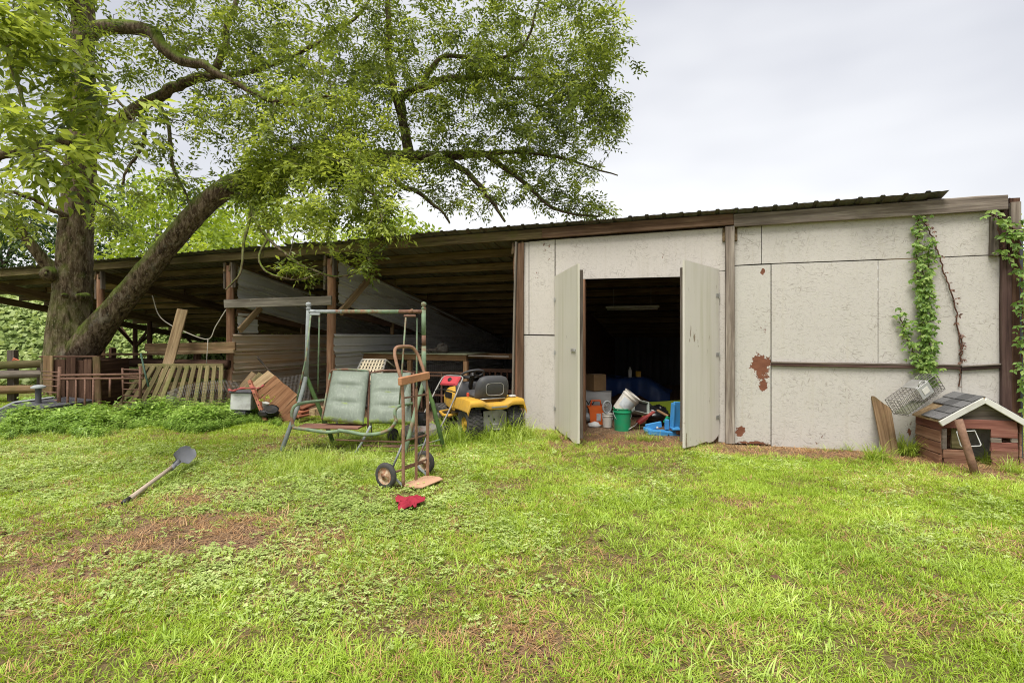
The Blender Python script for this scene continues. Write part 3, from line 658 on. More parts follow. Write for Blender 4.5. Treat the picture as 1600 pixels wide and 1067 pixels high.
limbs = [limbA,
  [pt(640, 246, 10.7, w=18), pt(632, 200, 10.7, w=15), pt(628, 160, 10.8, w=13), pt(655, 140, 10.8, w=12), pt(716, 122, 10.9, w=10), pt(771, 118, 11, w=7), pt(850, 125, 11, w=5), pt(925, 135, 11.1, w=3)],
  [pt(632, 200, 10.7, w=13), pt(612, 120, 10.6, w=11), pt(606, 20, 10.6, w=9), pt(612, -80, 10.6, w=6), pt(640, -180, 10.7, w=3)],
  [pt(655, 140, 10.8, w=10), pt(677, 102, 10.6, w=8), pt(702, 87, 10.5, w=7), pt(755, 94, 10.3, w=6), pt(797, 87, 10.2, w=5), pt(826, 55, 10.1, w=4), pt(850, -20, 10, w=3)],
  [pt(585, 246, 10.6, w=12), pt(622, 285, 10.4, w=9), pt(655, 302, 10.3, w=7), pt(688, 330, 10.3, w=5), pt(702, 348, 10.3, w=3)],
  [pt(690, 245, 10.8, w=11), pt(735, 275, 10.5, w=9), pt(765, 308, 10.4, w=7), pt(790, 346, 10.4, w=4)],
  [pt(757, 240, 11, w=9), pt(822, 288, 10.8, w=7), pt(870, 328, 10.7, w=5), pt(935, 338, 10.6, w=3)],
  [pt(757, 240, 11, w=8), pt(830, 238, 11, w=6), pt(905, 255, 11, w=4), pt(965, 275, 11, w=2)],
  [pt(130, 60, TY, w=36), pt(160, 44, 9.7, w=28), pt(231, 47, 9.3, w=25), pt(262, 79, 9.1, w=22), pt(312, 102, 8.9, w=17), pt(380, 140, 8.8, w=12), pt(450, 160, 8.7, w=7), pt(520, 150, 8.7, w=4)],
  [pt(130, 245, TY, w=34), pt(180, 195, 10.2, w=24), pt(220, 163, 10.2, w=22), pt(273, 136, 10.2, w=20), pt(315, 121, 10.3, w=17), pt(345, 85, 10.4, w=13), pt(360, 20, 10.5, w=10), pt(385, -70, 10.6, w=6)],
  [pt(315, 121, 10.3, w=13), pt(400, 110, 10.5, w=10), pt(470, 80, 10.8, w=8), pt(540, 40, 11, w=6), pt(600, -30, 11.2, w=3)],
  [pt(104, 440, TY, w=40), pt(80, 418, 10.1, w=28), pt(55, 388, 9.9, w=22), pt(25, 352, 9.7, w=19), pt(-20, 318, 9.5, w=16), pt(-110, 270, 9.2, w=9)],
  [pt(125, 225, TY, w=30), pt(95, 218, 9.8, w=24), pt(50, 228, 9.2, w=22), pt(0, 243, 8.8, w=20), pt(-80, 240, 8.3, w=13)],
  [pt(118, 345, TY, w=24), pt(100, 336, 10, w=14), pt(70, 321, 9.8, w=11), pt(32, 306, 9.6, w=10), pt(-10, 298, 9.4, w=8), pt(-90, 300, 9.1, w=5)],
  [pt(130, 40, TY, w=28), pt(95, -30, 8.8, w=22), pt(70, -20, 7.4, w=20), pt(45, 20, 6.0, w=17), pt(20, 60, 5.3, w=12), pt(30, 140, 4.9, w=8), pt(60, 230, 4.7, w=5)],
  [pt(45, 20, 6.0, w=12), pt(100, 60, 5.6, w=9), pt(150, 120, 5.4, w=7), pt(210, 190, 5.3, w=4)],
  [pt(133, -60, TY, w=28), pt(230, -150, 9.3, w=20), pt(360, -200, 8.4, w=14), pt(520, -200, 7.8, w=8)],
  [pt(142, -220, TY, w=18), pt(330, -330, 11.2, w=12), pt(560, -330, 12, w=8), pt(800, -230, 12, w=4)],
  [pt(128, 300, TY, w=14), pt(150, 312, 10.2, w=9), pt(180, 330, 10.1, w=5)],
  [pt(240, 150, 10.2, w=9), pt(262, 190, 10.0, w=7), pt(268, 250, 9.9, w=6), pt(290, 300, 9.8, w=4), pt(300, 330, 9.8, w=2)],
  [pt(215, 165, 10.2, w=9), pt(225, 215, 10.1, w=7), pt(205, 255, 10, w=6), pt(190, 290, 10, w=4)],
  [pt(400, 278, 10.1, w=9), pt(394, 325, 9.2, w=7), pt(418, 372, 8.8, w=5.5), pt(470, 412, 8.6, w=4.5), pt(530, 432, 8.5, w=3.5), pt(590, 412, 8.4, w=2.5)],
  [pt(394, 325, 9.2, w=6), pt(380, 385, 8.8, w=5), pt(376, 425, 8.7, w=4), pt(352, 452, 8.6, w=2.5)],
  [pt(418, 372, 8.8, w=5), pt(405, 405, 8.6, w=4), pt(425, 430, 8.5, w=3.5), pt(470, 436, 8.4, w=3), pt(505, 425, 8.4, w=2)],
  [pt(425, 270, 10.2, w=14), pt(470, 230, 9.4, w=10), pt(520, 240, 8.6, w=8), pt(570, 290, 8.2, w=6), pt(600, 340, 8.0, w=4)]]
tb = P(115, 640, TY); tb.z = 0
tree = thing('pecan_tree', 'huge old tree with mossy forked trunk and spreading crown beside the barn', 'tree', tb)
VV, FF = [], []; kk = 0
for i, (pp, n, amp, lump) in enumerate(((trunk_pts, 72, .045, .22), (limbA[:8], 52, .034, .15))):
    V, Fc = bark_tube(smooth_path(pp, 16 if i == 0 else 14), n, amp, 5+i, lump); VV.append(V); FF.append(Fc + kk); kk += len(V)
for (px, py, w, dx) in ((72, 428, 20, -.18), (122, 464, 10, .0), (98, 462, 7, 0)):       # burls and cut stubs
    q = smooth_path([pt(px + 12, py, TY - .1, w=w*1.9), pt(px + 3, py, TY - .32 + dx*.3, w=w*1.5), pt(px, py - 1, TY - .44 + dx*.3, w=w), pt(px, py - 1, TY - .45 + dx*.3, w=w*.5), pt(px, py-1, TY - .452 + dx*.3, w=.3)], 3)
    V, Fc = bark_tube(q, 14, .012, 9, .1); VV.append(V); FF.append(Fc + kk); kk += len(V)
link('trunk', npmesh('trunk', np.concatenate(VV), np.concatenate(FF)), M['bark'], tree, True, True)
# the skeleton the twigs grow from
nodes, radii = [], []
VV, FF = [], []; kk = 0
for i, l in enumerate(limbs):
    sp_ = smooth_path(l, 6)
    wob = np.stack([fbm(np.arange(len(sp_))*.4, np.full(len(sp_), 3.0*i), seed=40+j, oct=2) - .5 for j in range(3)], 1) * np.minimum(.28, sp_[:, 3:4]*4) * (0 if i == 0 else 1)
    sp_[:, :3] += wob * np.linspace(0, 1, len(sp_))[:, None]
    if i != 0: V, Fc = bark_tube(sp_, 12 if sp_[0, 3] > .08 else 8, .012 if sp_[0, 3] > .08 else .003, 20+i, .1)
    else: V, Fc = bark_tube(sp_[38:], 24, .02, 30, .12)
    VV.append(V); FF.append(Fc + kk); kk += len(V); nodes.append(sp_[3:, :3]); radii.append(sp_[3:, 3])
link('limbs', npmesh('limbs', np.concatenate(VV), np.concatenate(FF)), M['bark'], tree, True, True)
nodes = np.concatenate(nodes); radii = np.concatenate(radii)
blobs = [ # px, py, Y, radii in metres, tips
  (700, 60, 10.6, 2.3, 2.2, 1.5, 150), (830, 70, 10.6, 1.9, 2.0, 1.5, 150), (930, 90, 10.7, .85, 1.4, 1.1, 62), (880, 200, 10.8, 1.35, 1.7, 1.0, 105), (945, 170, 10.8, .5, .8, .8, 26), (760, 190, 10.6, 1.5, 1.8, 1.0, 80),
  (860, 290, 10.8, 1.0, 1.3, .55, 44), (930, 325, 10.7, .55, .7, .22, 16), (760, 310, 10.6, .8, 1.1, .4, 18), (680, 280, 10.5, .9, 1.2, .5, 26),
  (560, 60, 10.2, 1.9, 2.2, 1.6, 120), (600, 170, 10.0, 1.5, 1.8, 1.1, 80), (470, 110, 9.6, 1.6, 1.8, 1.4, 95), (500, 220, 9.0, 1.4, 1.5, .8, 75), (560, 270, 8.6, .9, 1.0, .55, 55),
  (520, 330, 8.3, .85, .8, .5, 42), (590, 345, 8.2, .45, .5, .45, 24), (440, 330, 8.8, .5, .6, .5, 10), (460, 425, 8.5, .45, .3, .12, 7), (560, 410, 8.4, .4, .3, .22, 9),
  (392, 286, 9.3, .42, .5, .3, 26), (405, 268, 9.2, .55, .5, .42, 26), (460, 262, 8.9, .8, .7, .45, 40), (530, 250, 8.8, .8, .7, .5, 34),
  (690, 238, 10.2, .8, .8, .4, 22), (660, 150, 10.2, .7, .8, .6, 18), (735, 112, 10.3, .8, .9, .5, 14), (830, 130, 10.5, 1.1, 1.0, .7, 18), (790, 235, 10.6, .8, .9, .5, 16), (910, 140, 10.7, .7, .9, .8, 10),
  (370, 60, 10, 1.6, 1.8, 1.3, 75), (400, 190, 9.3, 1.3, 1.3, .7, 48), (300, 190, 10, 1.0, 1.2, .6, 24), (280, 20, 9.6, 1.3, 1.6, .9, 44), (270, 290, 10, .9, .9, .5, 18), (210, 220, 9.6, .7, .9, .5, 14), (190, 90, 9.4, .8, 1.0, .6, 20),
  (40, 160, 8.6, .9, 1.0, 1.2, 26), (20, 340, 9.0, .7, .8, .6, 16), (60, 20, 8.0, 1.2, 1.4, .8, 34), (180, 350, 10.0, .5, .6, .35, 10),
  (35, 60, 4.9, .45, .5, .42, 12), (110, 110, 5.3, .5, .45, .35, 9), (165, 190, 5.2, .4, .4, .35, 8), (60, 220, 4.8, .4, .4, .3, 7), (110, 275, 4.8, .3, .3, .15, 4), (10, 320, 4.7, .2, .2, .12, 3), (10, 20, 4.6, .3, .3, .3, 6),
  (430, -150, 9, 2.6, 2.4, 1.2, 48), (750, -150, 10.8, 2.8, 2.2, 1.2, 52), (80, -150, 8, 2.4, 2.4, 1.3, 36), (250, -350, 10.5, 4, 3.2, 1.8, 40), (650, -330, 11.5, 3, 2.5, 1.5, 30), (-180, 120, 9, 1.6, 2.2, 2.4, 60)]
att = []
for (px, py, Y, rx, ry, rz, n) in blobs:
    c = np.array(P(px, py, Y)); u = unit(NR.normal(0, 1, (n, 3))) * (NR.uniform(0, 1, (n, 1))**.42); att.append(c + u*[rx, ry, rz])
att = np.concatenate(att); att = att[att[:, 2] > 2.3]
bl = np.array([W2B(a) for a in att]); okk = (bl[:, 1] < -.5) | (bl[:, 2] > 3.35 - .186*(bl[:, 1])) ; att = att[okk]
d0 = np.min(np.linalg.norm(att[:, None, :] - nodes[None, ::3, :], axis=2), axis=1); att = att[np.argsort(d0)]
tw_paths = []; LB, LD, LT, LL = [], [], [], []
base_n = len(nodes); cap = base_n + 40000; NB = np.zeros((cap, 3)); NRd = np.zeros(cap); NB[:base_n] = nodes; NRd[:base_n] = radii; cnt = base_n
for a in att:
    dv = NB[:cnt] - a; dd = np.sqrt((dv**2).sum(1)) + np.where(NRd[:cnt] > .16, .35, 0) + np.where(NRd[:cnt] < .006, .25, 0); j = int(np.argmin(dd)); s = NB[j]; L = np.linalg.norm(a - s)
    if L < .05: continue
    m = max(3, min(8, int(L/.16) + 2)); r0 = min(NRd[j]*.7, .006 + .011*L); side = NR.normal(0, .13*L, 3); q = []
    for i in range(m+1):
        u = i/m; p = s + (a - s)*u + side*math.sin(u*math.pi) + np.array([0, 0, .12*L*math.sin(u*math.pi)]) + NR.normal(0, .018, 3)*(0 < i < m); q.append(np.append(p, r0*(1-u)+.0028*u))
    q = np.array(q); tw_paths.append(q); k2 = m; NB[cnt:cnt+k2] = q[1:, :3]; NRd[cnt:cnt+k2] = q[1:, 3]; cnt += k2
    dr_ = unit(q[-1, :3] - q[-2, :3]); nl = 7; tint0 = NR.uniform(.1, .8) + (.2 if a[1] < 9.1 and a[2] < 5.5 else 0)  # lower, nearer sprays are tinted lighter, standing in for skylight on them
    for i in range(nl):
        u = 1 - (i/nl)*min(.75, .55/L + .1); f = u*m; b = int(min(m-1, f)); p = q[b, :3] + (q[b+1, :3]-q[b, :3])*(f-b)
        rd = NR.normal(0, 1, 3); rd[2] *= .55; d = dr_*.55 + rd/np.linalg.norm(rd)*.9 + np.array([0, 0, -.02])
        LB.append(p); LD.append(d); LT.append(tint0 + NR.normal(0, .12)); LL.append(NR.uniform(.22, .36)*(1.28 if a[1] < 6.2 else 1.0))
VV, FF = [], []; kk = 0
for q in tw_paths:
    T = unit(np.gradient(q[:, :3], axis=0)); a = np.cross(T, [.31, .2, .93]); a = unit(a); b = np.cross(T, a); n = 4
    V = np.stack([q[:, :3] + (a*math.cos(w) + b*math.sin(w))*q[:, 3:4] for w in np.linspace(0, 2*math.pi, n, endpoint=False)], 1).reshape(-1, 3); m = len(q)
    i, j = np.meshgrid(np.arange(m-1), np.arange(n), indexing='ij'); i, j = i.ravel(), j.ravel()
    VV.append(V); FF.append(np.stack([i*n+j, i*n+(j+1) % n, (i+1)*n+(j+1) % n, (i+1)*n+j], 1) + kk); kk += len(V)
link('twigs', npmesh('twigs', np.concatenate(VV), np.concatenate(FF)), M['twig'], tree, True)
M['pecan_leaf'] = leafy('pecan_leaf', (.055, .075, .022), (.19, .25, .045), (.54, .62, .13), .5, .36)
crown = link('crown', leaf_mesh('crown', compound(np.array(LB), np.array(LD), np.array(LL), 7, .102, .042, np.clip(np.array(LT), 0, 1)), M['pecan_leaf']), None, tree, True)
print('crown leaflets', len(crown.data.polygons)//4, 'twigs', len(tw_paths))

# ------------------------------------------------------------------ trees and slope behind the barn
def sprig_cloud(centers, rad, per, size, rg, flat=.6):
    """clumps of leaves: several round each centre"""
    n = len(centers)*per; C = np.repeat(centers, per, 0); Rr = np.repeat(rad, per)[:, None]
    u = unit(rg.normal(0, 1, (n, 3))) * rg.uniform(.25, 1, (n, 1))**.5; u[:, 2] *= flat; B = C + u*Rr
    D = u + rg.normal(0, .5, (n, 3)) + [0, 0, -.3]; N = rg.normal(0, .6, (n, 3)) + [0, 0, 1]; L = size*rg.uniform(.6, 1.3, n)
    V, Fc, nv, nf = leaflets(B, D, N, L, L*.5, .15, .15); tint = np.repeat(rg.uniform(.1, .9, len(centers)), per) + rg.normal(0, .15, n)
    return (V, Fc, nv, nf, np.clip(tint, 0, 1))
M['bright_leaf'] = leafy('sunlit_broad_leaf', (.13, .19, .025), (.30, .40, .055), (.50, .57, .12), .5, .5)
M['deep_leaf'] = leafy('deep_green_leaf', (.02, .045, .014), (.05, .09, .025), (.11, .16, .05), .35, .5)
M['far_bark'] = plain('far_tree_bark', (.07, .055, .04), .9, .1)
def far_tree(label, x, y, h, rx, z0, mat, ncl, per, size, seed):
    rg = np.random.default_rng(seed); o = thing('broadleaf_tree', label, 'tree', (x, y, 0), 0, 'trees behind the barn')
    n = ncl; u = unit(rg.normal(0, 1, (n, 3))) * rg.uniform(.15, 1, (n, 1))**.4; ctr = np.array([0, 0, (h+z0)/2]) + u*[rx, rx, (h-z0)/2]
    ctr += (np.stack([fbm(ctr[:, 0]*.5+i*7, ctr[:, 1]*.5, ctr[:, 2]*.5, seed+i, 2) for i in range(3)], 1) - .5)*1.2
    mb = MB(); mb.tube([(0, 0, -.2), (.1, .05, h*.25), (-.1, .1, h*.5), (.05, 0, h*.8)], [h*.03, h*.024, h*.016, h*.005], 8)
    for k in range(0, n, max(1, n//14)):
        c = ctr[k]; b = Vector((0, 0, max(h*.15, min(h*.7, c[2]*.6)))); e = Vector(c); md = (b+e)/2 + Vector((0, 0, .2)); mb.tube([b, md, e], [h*.009, h*.006, .01], 5, caps=False)
    mb.build('trunk', M['far_bark'], o, smooth=True)
    link('crown', leaf_mesh('crown', [sprig_cloud(ctr, rg.uniform(.55, 1.15, n)*rx*.26, per, size, rg)], M[mat]), None, o)
for a in (('pale green tree rising behind the roof beside the sloping limb', -10.5, 22, 8.2, 3.6, 1.2, 'bright_leaf', 130, 60, .26, 1),
          ('bright yellow-green tree behind the roof between trunk and sloping limb', -16.5, 25, 9.2, 4.2, 1.0, 'bright_leaf', 150, 60, .28, 2),
          ('light green tree over the roof right of the sloping limb', -5.6, 24, 7.6, 3.0, 1.5, 'bright_leaf', 110, 60, .26, 3),
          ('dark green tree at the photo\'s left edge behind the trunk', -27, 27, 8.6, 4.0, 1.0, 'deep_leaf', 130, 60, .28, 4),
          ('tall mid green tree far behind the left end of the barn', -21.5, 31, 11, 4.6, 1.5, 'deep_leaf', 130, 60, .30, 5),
          ('low rounded green tree seen under the barn roof', -12.6, 30, 6.0, 4.2, .3, 'bright_leaf', 120, 60, .28, 6),
          ('slender light tree behind the barn corner by the downpipe', 13.2, 12.0, 4.6, 1.7, .3, 'bright_leaf', 90, 50, .20, 7),
          ('dark leafy tree far beyond the barn corner', 22, 20, 5.6, 2.6, .5, 'deep_leaf', 80, 50, .26, 8)): far_tree(*a)
# a bank smothered in vines, left of and behind the barn
def bank_z(x, y):
    return 3.6*sstep(0, 9, (y - 17.5) + .28*(-x - 16)) * sstep(-7, -13, x) * (1 + .35*(fbm(x*.3, y*.3, seed=60, oct=3)-.5)) + .55*(fbm(x*.9, y*.9, seed=61, oct=3)-.4)*sstep(0, 3, (y - 17) + .28*(-x-16))
bx, by = np.meshgrid(np.linspace(-60, -5, 90), np.linspace(14, 45, 60)); bz = bank_z(bx, by) - .03; bi = np.arange(90*60).reshape(60, 90)
t = NT('vine_bank_soil', .95, .1); t.col(t.mix(t.noise(t.co(), 3, 5), (.03, .05, .012), (.08, .11, .025)))  # dark green ground under the vine leaves
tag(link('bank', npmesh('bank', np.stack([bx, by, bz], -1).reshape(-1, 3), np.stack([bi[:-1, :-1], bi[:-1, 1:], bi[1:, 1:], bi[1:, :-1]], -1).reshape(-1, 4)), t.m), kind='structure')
n = 52000; rg = np.random.default_rng(77); x = rg.uniform(-42, -7, n); y = 14.5 + rg.uniform(0, 1, n)**1.5*16
B = np.stack([x, y, bank_z(x, y) + rg.uniform(0, .25, n)], -1); kx = B[:, 2] > .12; B = B[kx]; n = len(B)
L = rg.uniform(.12, .26, n); V, Fc, nv, nf = leaflets(B, rg.normal(0, .7, (n, 3)) + [0, -.7, -.2], rg.normal(0, .35, (n, 3)) + [0, -.6, 1], L, L*.85, .12, .2)
M['kudzu'] = leafy('vine_cover_leaf', (.14, .21, .05), (.34, .43, .14), (.55, .61, .28), .35, .55)
vc = link('vine_cover', leaf_mesh('vine_cover', [(V, Fc, nv, nf, np.clip(.5 + (fbm(B[:, 0]*.8, B[:, 1]*.8, B[:, 2], seed=5)-.5)*1.4 + rg.normal(0, .15, n), 0, 1))], M['kudzu']), None)
tag(vc, 'pale green vines smothering the bank beyond the fence', 'vines', kind='stuff')

# ------------------------------------------------------------------ shared bits for the yard things
def net(mb, o, u, v, nu, nv, r=.0022):
    """a rectangular wire mesh spanned by u and v from corner o"""
    o, u, v = Vector(o), Vector(u), Vector(v)
    for i in range(nu+1): mb.tube([o + u*i/nu, o + u*i/nu + v], r, 3, caps=False)
    for j in range(nv+1): mb.tube([o + v*j/nv, o + v*j/nv + u], r, 3, caps=False)
    return mb
def diamond(mb, o, u, v, nu, nv, r=.0018):
    """chicken wire: zigzag strands"""
    o, u, v = Vector(o), Vector(u), Vector(v)
    for i in range(nu):
        for s in (0, 1):
            mb.tube([o + u*((i + (.5 if (j + s) % 2 else 0))/nu) + v*j/nv for j in range(nv+1)], r, 3, caps=False)
    return mb
def soft(o, lv=2):
    m = o.modifiers.new('round', 'SUBSURF'); m.levels = lv; m.render_levels = lv; o.data.shade_smooth(); return o
def lump(c, rad, seed, amp=.3, n=14, m=20, fr=1.6):
    """an irregular rounded heap as rows of points"""
    rows = []
    for i in range(n+1):
        ph = math.pi*i/n; row = []
        for j in range(m+1):
            th = 2*math.pi*(j % m)/m; d = Vector((math.sin(ph)*math.cos(th), math.sin(ph)*math.sin(th), math.cos(ph)))
            k = 1 + amp*(float(fbm([d.x*fr+5], [d.y*fr], [d.z*fr], seed, 3)[0]) - .5)*2
            row.append((c[0]+d.x*rad[0]*k, c[1]+d.y*rad[1]*k, c[2]+d.z*rad[2]*k))
        rows.append(row)
    return rows

M['plast_grey'] = plain('weathered_grey_paint', (.34, .36, .36), .6, .3, (.12, .11, .09), .6)
M['slate'] = plain('dark_slate_metal', (.075, .075, .085), .6, .3, (.14, .13, .12), .35)
M['red_paint'] = rusty('orange_red_painted_iron', (.40, .14, .09), .45)
M['rope'] = plain('pale_rope', (.42, .38, .32), .9, .1)
M['white_chip'] = plain('chipped_white_paint', (.58, .58, .56), .6, .3, (.16, .13, .10), .7)

# --- corral rails in the left bay
cf = thing('corral_fence', 'log and board corral rails across the open left bay behind the tree', 'fence', BW(XP[3], -.2), -AL)
def rail(px0, py0, px1, py1, d, w, h, mat, rnd=False):
    a, b = BL(px0, py0, d), BL(px1, py1, d); o = Vector((XP[3], -.2, 0)); a -= o; b -= o
    if rnd: pole('rail', a, b, h/2, h/2*.85, M[mat], cf)
    else: beam('rail', a, b, w, h, M[mat], cf)
rail(228, 543, 368, 541, -.16, .045, .17, 'rail'); rail(232, 552, 366, 549, -.20, .04, .07, 'tan_wood')
rail(150, 553.5, 272, 553, -.22, .12, .045, 'rail'); rail(150, 566, 356, 569, -.12, .2, .21, 'dark_brown', True)
rail(150, 582, 352, 585, -.14, .05, .17, 'dark_brown'); rail(150, 602, 352, 603, -.13, .05, .15, 'rail'); rail(160, 618, 352, 619, -.1, .05, .12, 'dark_brown')
for px in (176, 308): a = BL(px, 540, -.05) - Vector((XP[3], -.2, 0)); beam('fence_post', (a.x, a.y, 0), (a.x, a.y, a.z - .05), .10, .10, M['dark_brown'], cf, up=(0, 1, 0))
# --- rail fence left of the tree
fl = thing('rail_fence', 'mossy log rail fence at the photo\'s left edge before the vine bank', 'fence', G(20, 618))
for (px0, py0, px1, py1, r, m) in ((-70, 574, 72, 568, .10, 'olive_wood'), (-70, 586, 74, 584, .10, 'grey_wood'), (-70, 611, 74, 607, .10, 'rail')):
    pole('rail', P(px0, py0, 11.0), P(px1, py1, 10.8), r, r*.85, M[m], fl, True)
for px, y0 in ((20, 547), (66, 562), (-60, 556)): beam('fence_post', P(px, 628, 11.15), P(px, y0, 11.15), .15, .12, M['grey_wood'], fl, up=(0, 1, 0), world=True)
MB().box(P(26, 565, 10.95), (.16, .03, .10), Euler((.3, .5, .4)).to_matrix()).build('ribbon', plain('orange_ribbon', (.75, .22, .12), .6, .2), fl, True)
# --- dark board box round the foot of the trunk
pb = thing('tree_planter', 'dark brown board surround standing against the foot of the trunk', 'planter', G(112, 646))
Yp = 9.55
for (x0, x1, top, bot, m, dy) in ((68, 83, 556, 640, 'rail', 0), (84, 103, 562, 648, 'dark_brown', .05), (104, 119, 559, 654, 'dark_brown', -.01), (120, 131, 563, 650, 'dark_brown', .05), (131, 144, 561, 650, 'dark_brown', .06), (145, 156, 557, 640, 'rail', -.03)):
    c = (x0+x1)/2; beam('board', P(c + (3 if x0 == 145 else 0), bot, Yp+dy), P(c, top, Yp+dy), (x1-x0)/F*Yp, .03, M[m], pb, up=(0, 1, 0), world=True)
beam('top_rail', P(66, 557.5, Yp+.1), P(156, 557, Yp+.1), .14, .035, M['dark_brown'], pb, world=True); beam('bottom_rail', P(66, 626, Yp+.09), P(156, 626, Yp+.09), .04, .06, M['dark_brown'], pb, world=True)
for s in (68, 154): beam('side_board', P(s, 600, Yp+.13), P(s, 600, Yp+.13) + Vector((0, .75, 0)), .03, .9, M['dark_brown'], pb, world=True)
# --- rusty rack with ladder ends
Yr = 8.95; rk = thing('metal_rack', 'rusty iron rack with ladder-like ends before the tree surround', 'rack', G(140, 654))
for py0, py1 in ((586.5, 585), (592, 591.5)): MB().tube([P(92, py0, Yr), P(224, py1 - .5, Yr+.05)], .021, 8).build('rail', M['rust'], rk, True, True)
for px in (106, 119, 133, 146, 172): MB().tube([P(px, 592, Yr+.01), P(px-.6, 655 if px < 150 else 620, Yr+.01)], .017, 8).build('bar', M['rust'], rk, True, True)
MB().tube([P(93.5, 573, Yr), P(91.5, 652, Yr)], .027, 8).build('upright', M['rust'], rk, True, True)
MB().tube([P(219.5, 572, Yr+.05), P(219, 632, Yr+.05)], .024, 8).build('upright', M['rust'], rk, True, True)
MB().tube([P(191.5, 575, Yr+.35), P(193, 632, Yr+.35)], .018, 8).build('upright', M['rust'], rk, True, True)
for k, py in enumerate((582, 588, 594, 604, 614, 626, 638)): MB().tube([P(66 + k*.4, py - 2, Yr+.42), P(93, py, Yr)], .012, 6).build('rung', M['rust'], rk, True, True)
for py in (578, 588, 599, 609, 619, 629): MB().tube([P(192, py - 1, Yr+.35), P(219.5, py, Yr+.05)], .012, 6).build('rung', M['rust'], rk, True, True)
# --- slatted wooden panel
sp2 = thing('slatted_panel', 'leaning algae-green wooden panel of spaced slats below the corral rails', 'panel', G(280, 646))
beam('top_rail', P(217, 572, 9.75), P(349, 571.5, 9.75), .05, .085, M['olive_wood'], sp2, world=True)
beam('bottom_rail', P(180, 634, 9.35), P(347, 632, 9.35), .05, .08, M['olive_wood'], sp2, world=True)
for i in range(12):
    u = i/11; a = P(230 + 116*u, 572, 9.72); b = P(183 + 160*u**.92, 640, 9.3); beam('slat', b, a, .085, .03, M['olive_wood'], sp2, up=(0, 1, .3), world=True)
# --- plank, rope, stray bits
pk = thing('leaning_plank', 'tall pale tan plank leaning upright against the corral rails', 'plank', G(240, 645))
beam('plank_board', P(243, 640, 9.9), P(285.5, 483.5, 10.15), .215, .035, M['tan_wood'], pk, up=(0, 1, 0), world=True)
q = smooth_path([tuple(P(*a)) + (0,) for a in ((238, 462, 10.4), (247, 490, 10.3), (262, 505, 10.2), (290, 519, 10.1), (325, 530, 10.05), (337, 510, 10.05), (353, 484, 10.1))], 6)
tag(MB().tube([tuple(p[:3]) for p in q], .011, 6).tube([P(325, 530, 10.05), P(324, 548, 10.0), P(322, 575, 10.0)], .008, 5).build('hanging_rope', M['rope'], None, False, True), 'pale rope sagging from the roof to the red-brown post', 'rope')
# --- storm shelter lid with a vent
gb = thing('storm_shelter', 'dark slate sloping shelter top with capped vent pipe at the photo\'s left edge', 'shelter', G(30, 668))
g0 = G(72, 662); gx0, gy0 = g0.x, g0.y
MB().prism([(gx0 - 1.7, -.05), (gx0, -.05), (gx0, .27), (gx0 - .52, .33), (gx0 - 1.0, .12), (gx0 - 1.7, .05)], 1, gy0 - .05, gy0 + 1.0).build('lid', M['slate'], gb, True)
MB().prism([(gx0 - .95, .155), (gx0 - .56, .345), (gx0 - .6, .36), (gx0 - .99, .17)], 1, gy0 + .05, gy0 + .8).build('hatch_edge', M['plast_grey'], gb, True)
vp = Vector((gx0 - .36, gy0 + .25, .30)); MB().lathe([(.042, 0), (.042, .26)], 14, None, vp).build('vent_pipe', M['slate'], gb, True, True, 40)
MB().lathe([(.04, .255), (.10, .265), (.10, .29), (.06, .315), (.01, .32)], 16, None, vp).build('vent_cap', M['plast_grey'], gb, True, True, 40)
# --- junk heap before the rust-stained partition
Yd = 8.75
jb = thing('metal_box', 'small grey metal box with peeling white paint in the weeds', 'box', G(381, 656))
c = P(381, 626, Yd); MB().box(c, (.33, .26, .29), Euler((0, .04, .1)).to_matrix(), .012).build('body', M['white_chip'], jb, True)
MB().box(c + Vector((0, -.01, .16)), (.36, .29, .035), Euler((0, .04, .1)).to_matrix(), .01).build('lid', M['slate'], jb, True)
MB().tube([c + Vector((.02, -.15, -.2)), c + Vector((.07, -.15, -.32))], .012, 6).box(c + Vector((0, -.05, -.19)), (.2, .2, .05)).build('stand', M['slate'], jb, True)
ai = thing('angle_iron', 'orange-red drilled iron strip leaning beside the grey box', 'iron strip', G(414, 656))
mb = MB(); a, b = P(389, 594, 8.75), P(414, 657, 8.45); mb.bar(a, b, .055, .008, (0, 1, 0)); mb.bar(a + Vector((.027, .02, 0)), b + Vector((.027, .02, 0)), .008, .05, (0, 1, 0)); mb.build('strip', M['red_paint'], ai, True)
for i in range(7):
    u = (i+.7)/7.6; p = a.lerp(b, u) + Vector((-.004, -.006, 0)); MB().lathe([(.011, 0), (.011, .004)], 8, Matrix.Rotation(R(90), 3, 'X'), p).build('hole', M['black'], ai, True)
rs = thing('red_strap', 'frayed red strip lying across the grey metal box', 'strap', P(385, 611, Yd-.15)); q = smooth_path([tuple(P(*z)) + (0,) for z in ((357, 609, Yd-.1), (365, 610.5, Yd-.2), (376, 607, Yd-.2), (396, 606, Yd-.2), (404, 606.5, Yd-.2), (412, 602, Yd-.1))], 4)
MB().tube([tuple(p[:3]) for p in q], [.016 + .008*math.sin(i*1.7) for i in range(len(q))], 6).build('strap_body', plain('faded_red', (.36, .085, .08), .8, .15, damt=.6), rs, True, True)
M['siding'] = wood('orange_brown_siding', (.12, .05, .025), (.27, .135, .065), (.38, .22, .12), vary=.18)
sd = thing('siding_panel', 'fallen panel of overlapping orange-brown siding boards among the junk', 'siding', G(430, 662))
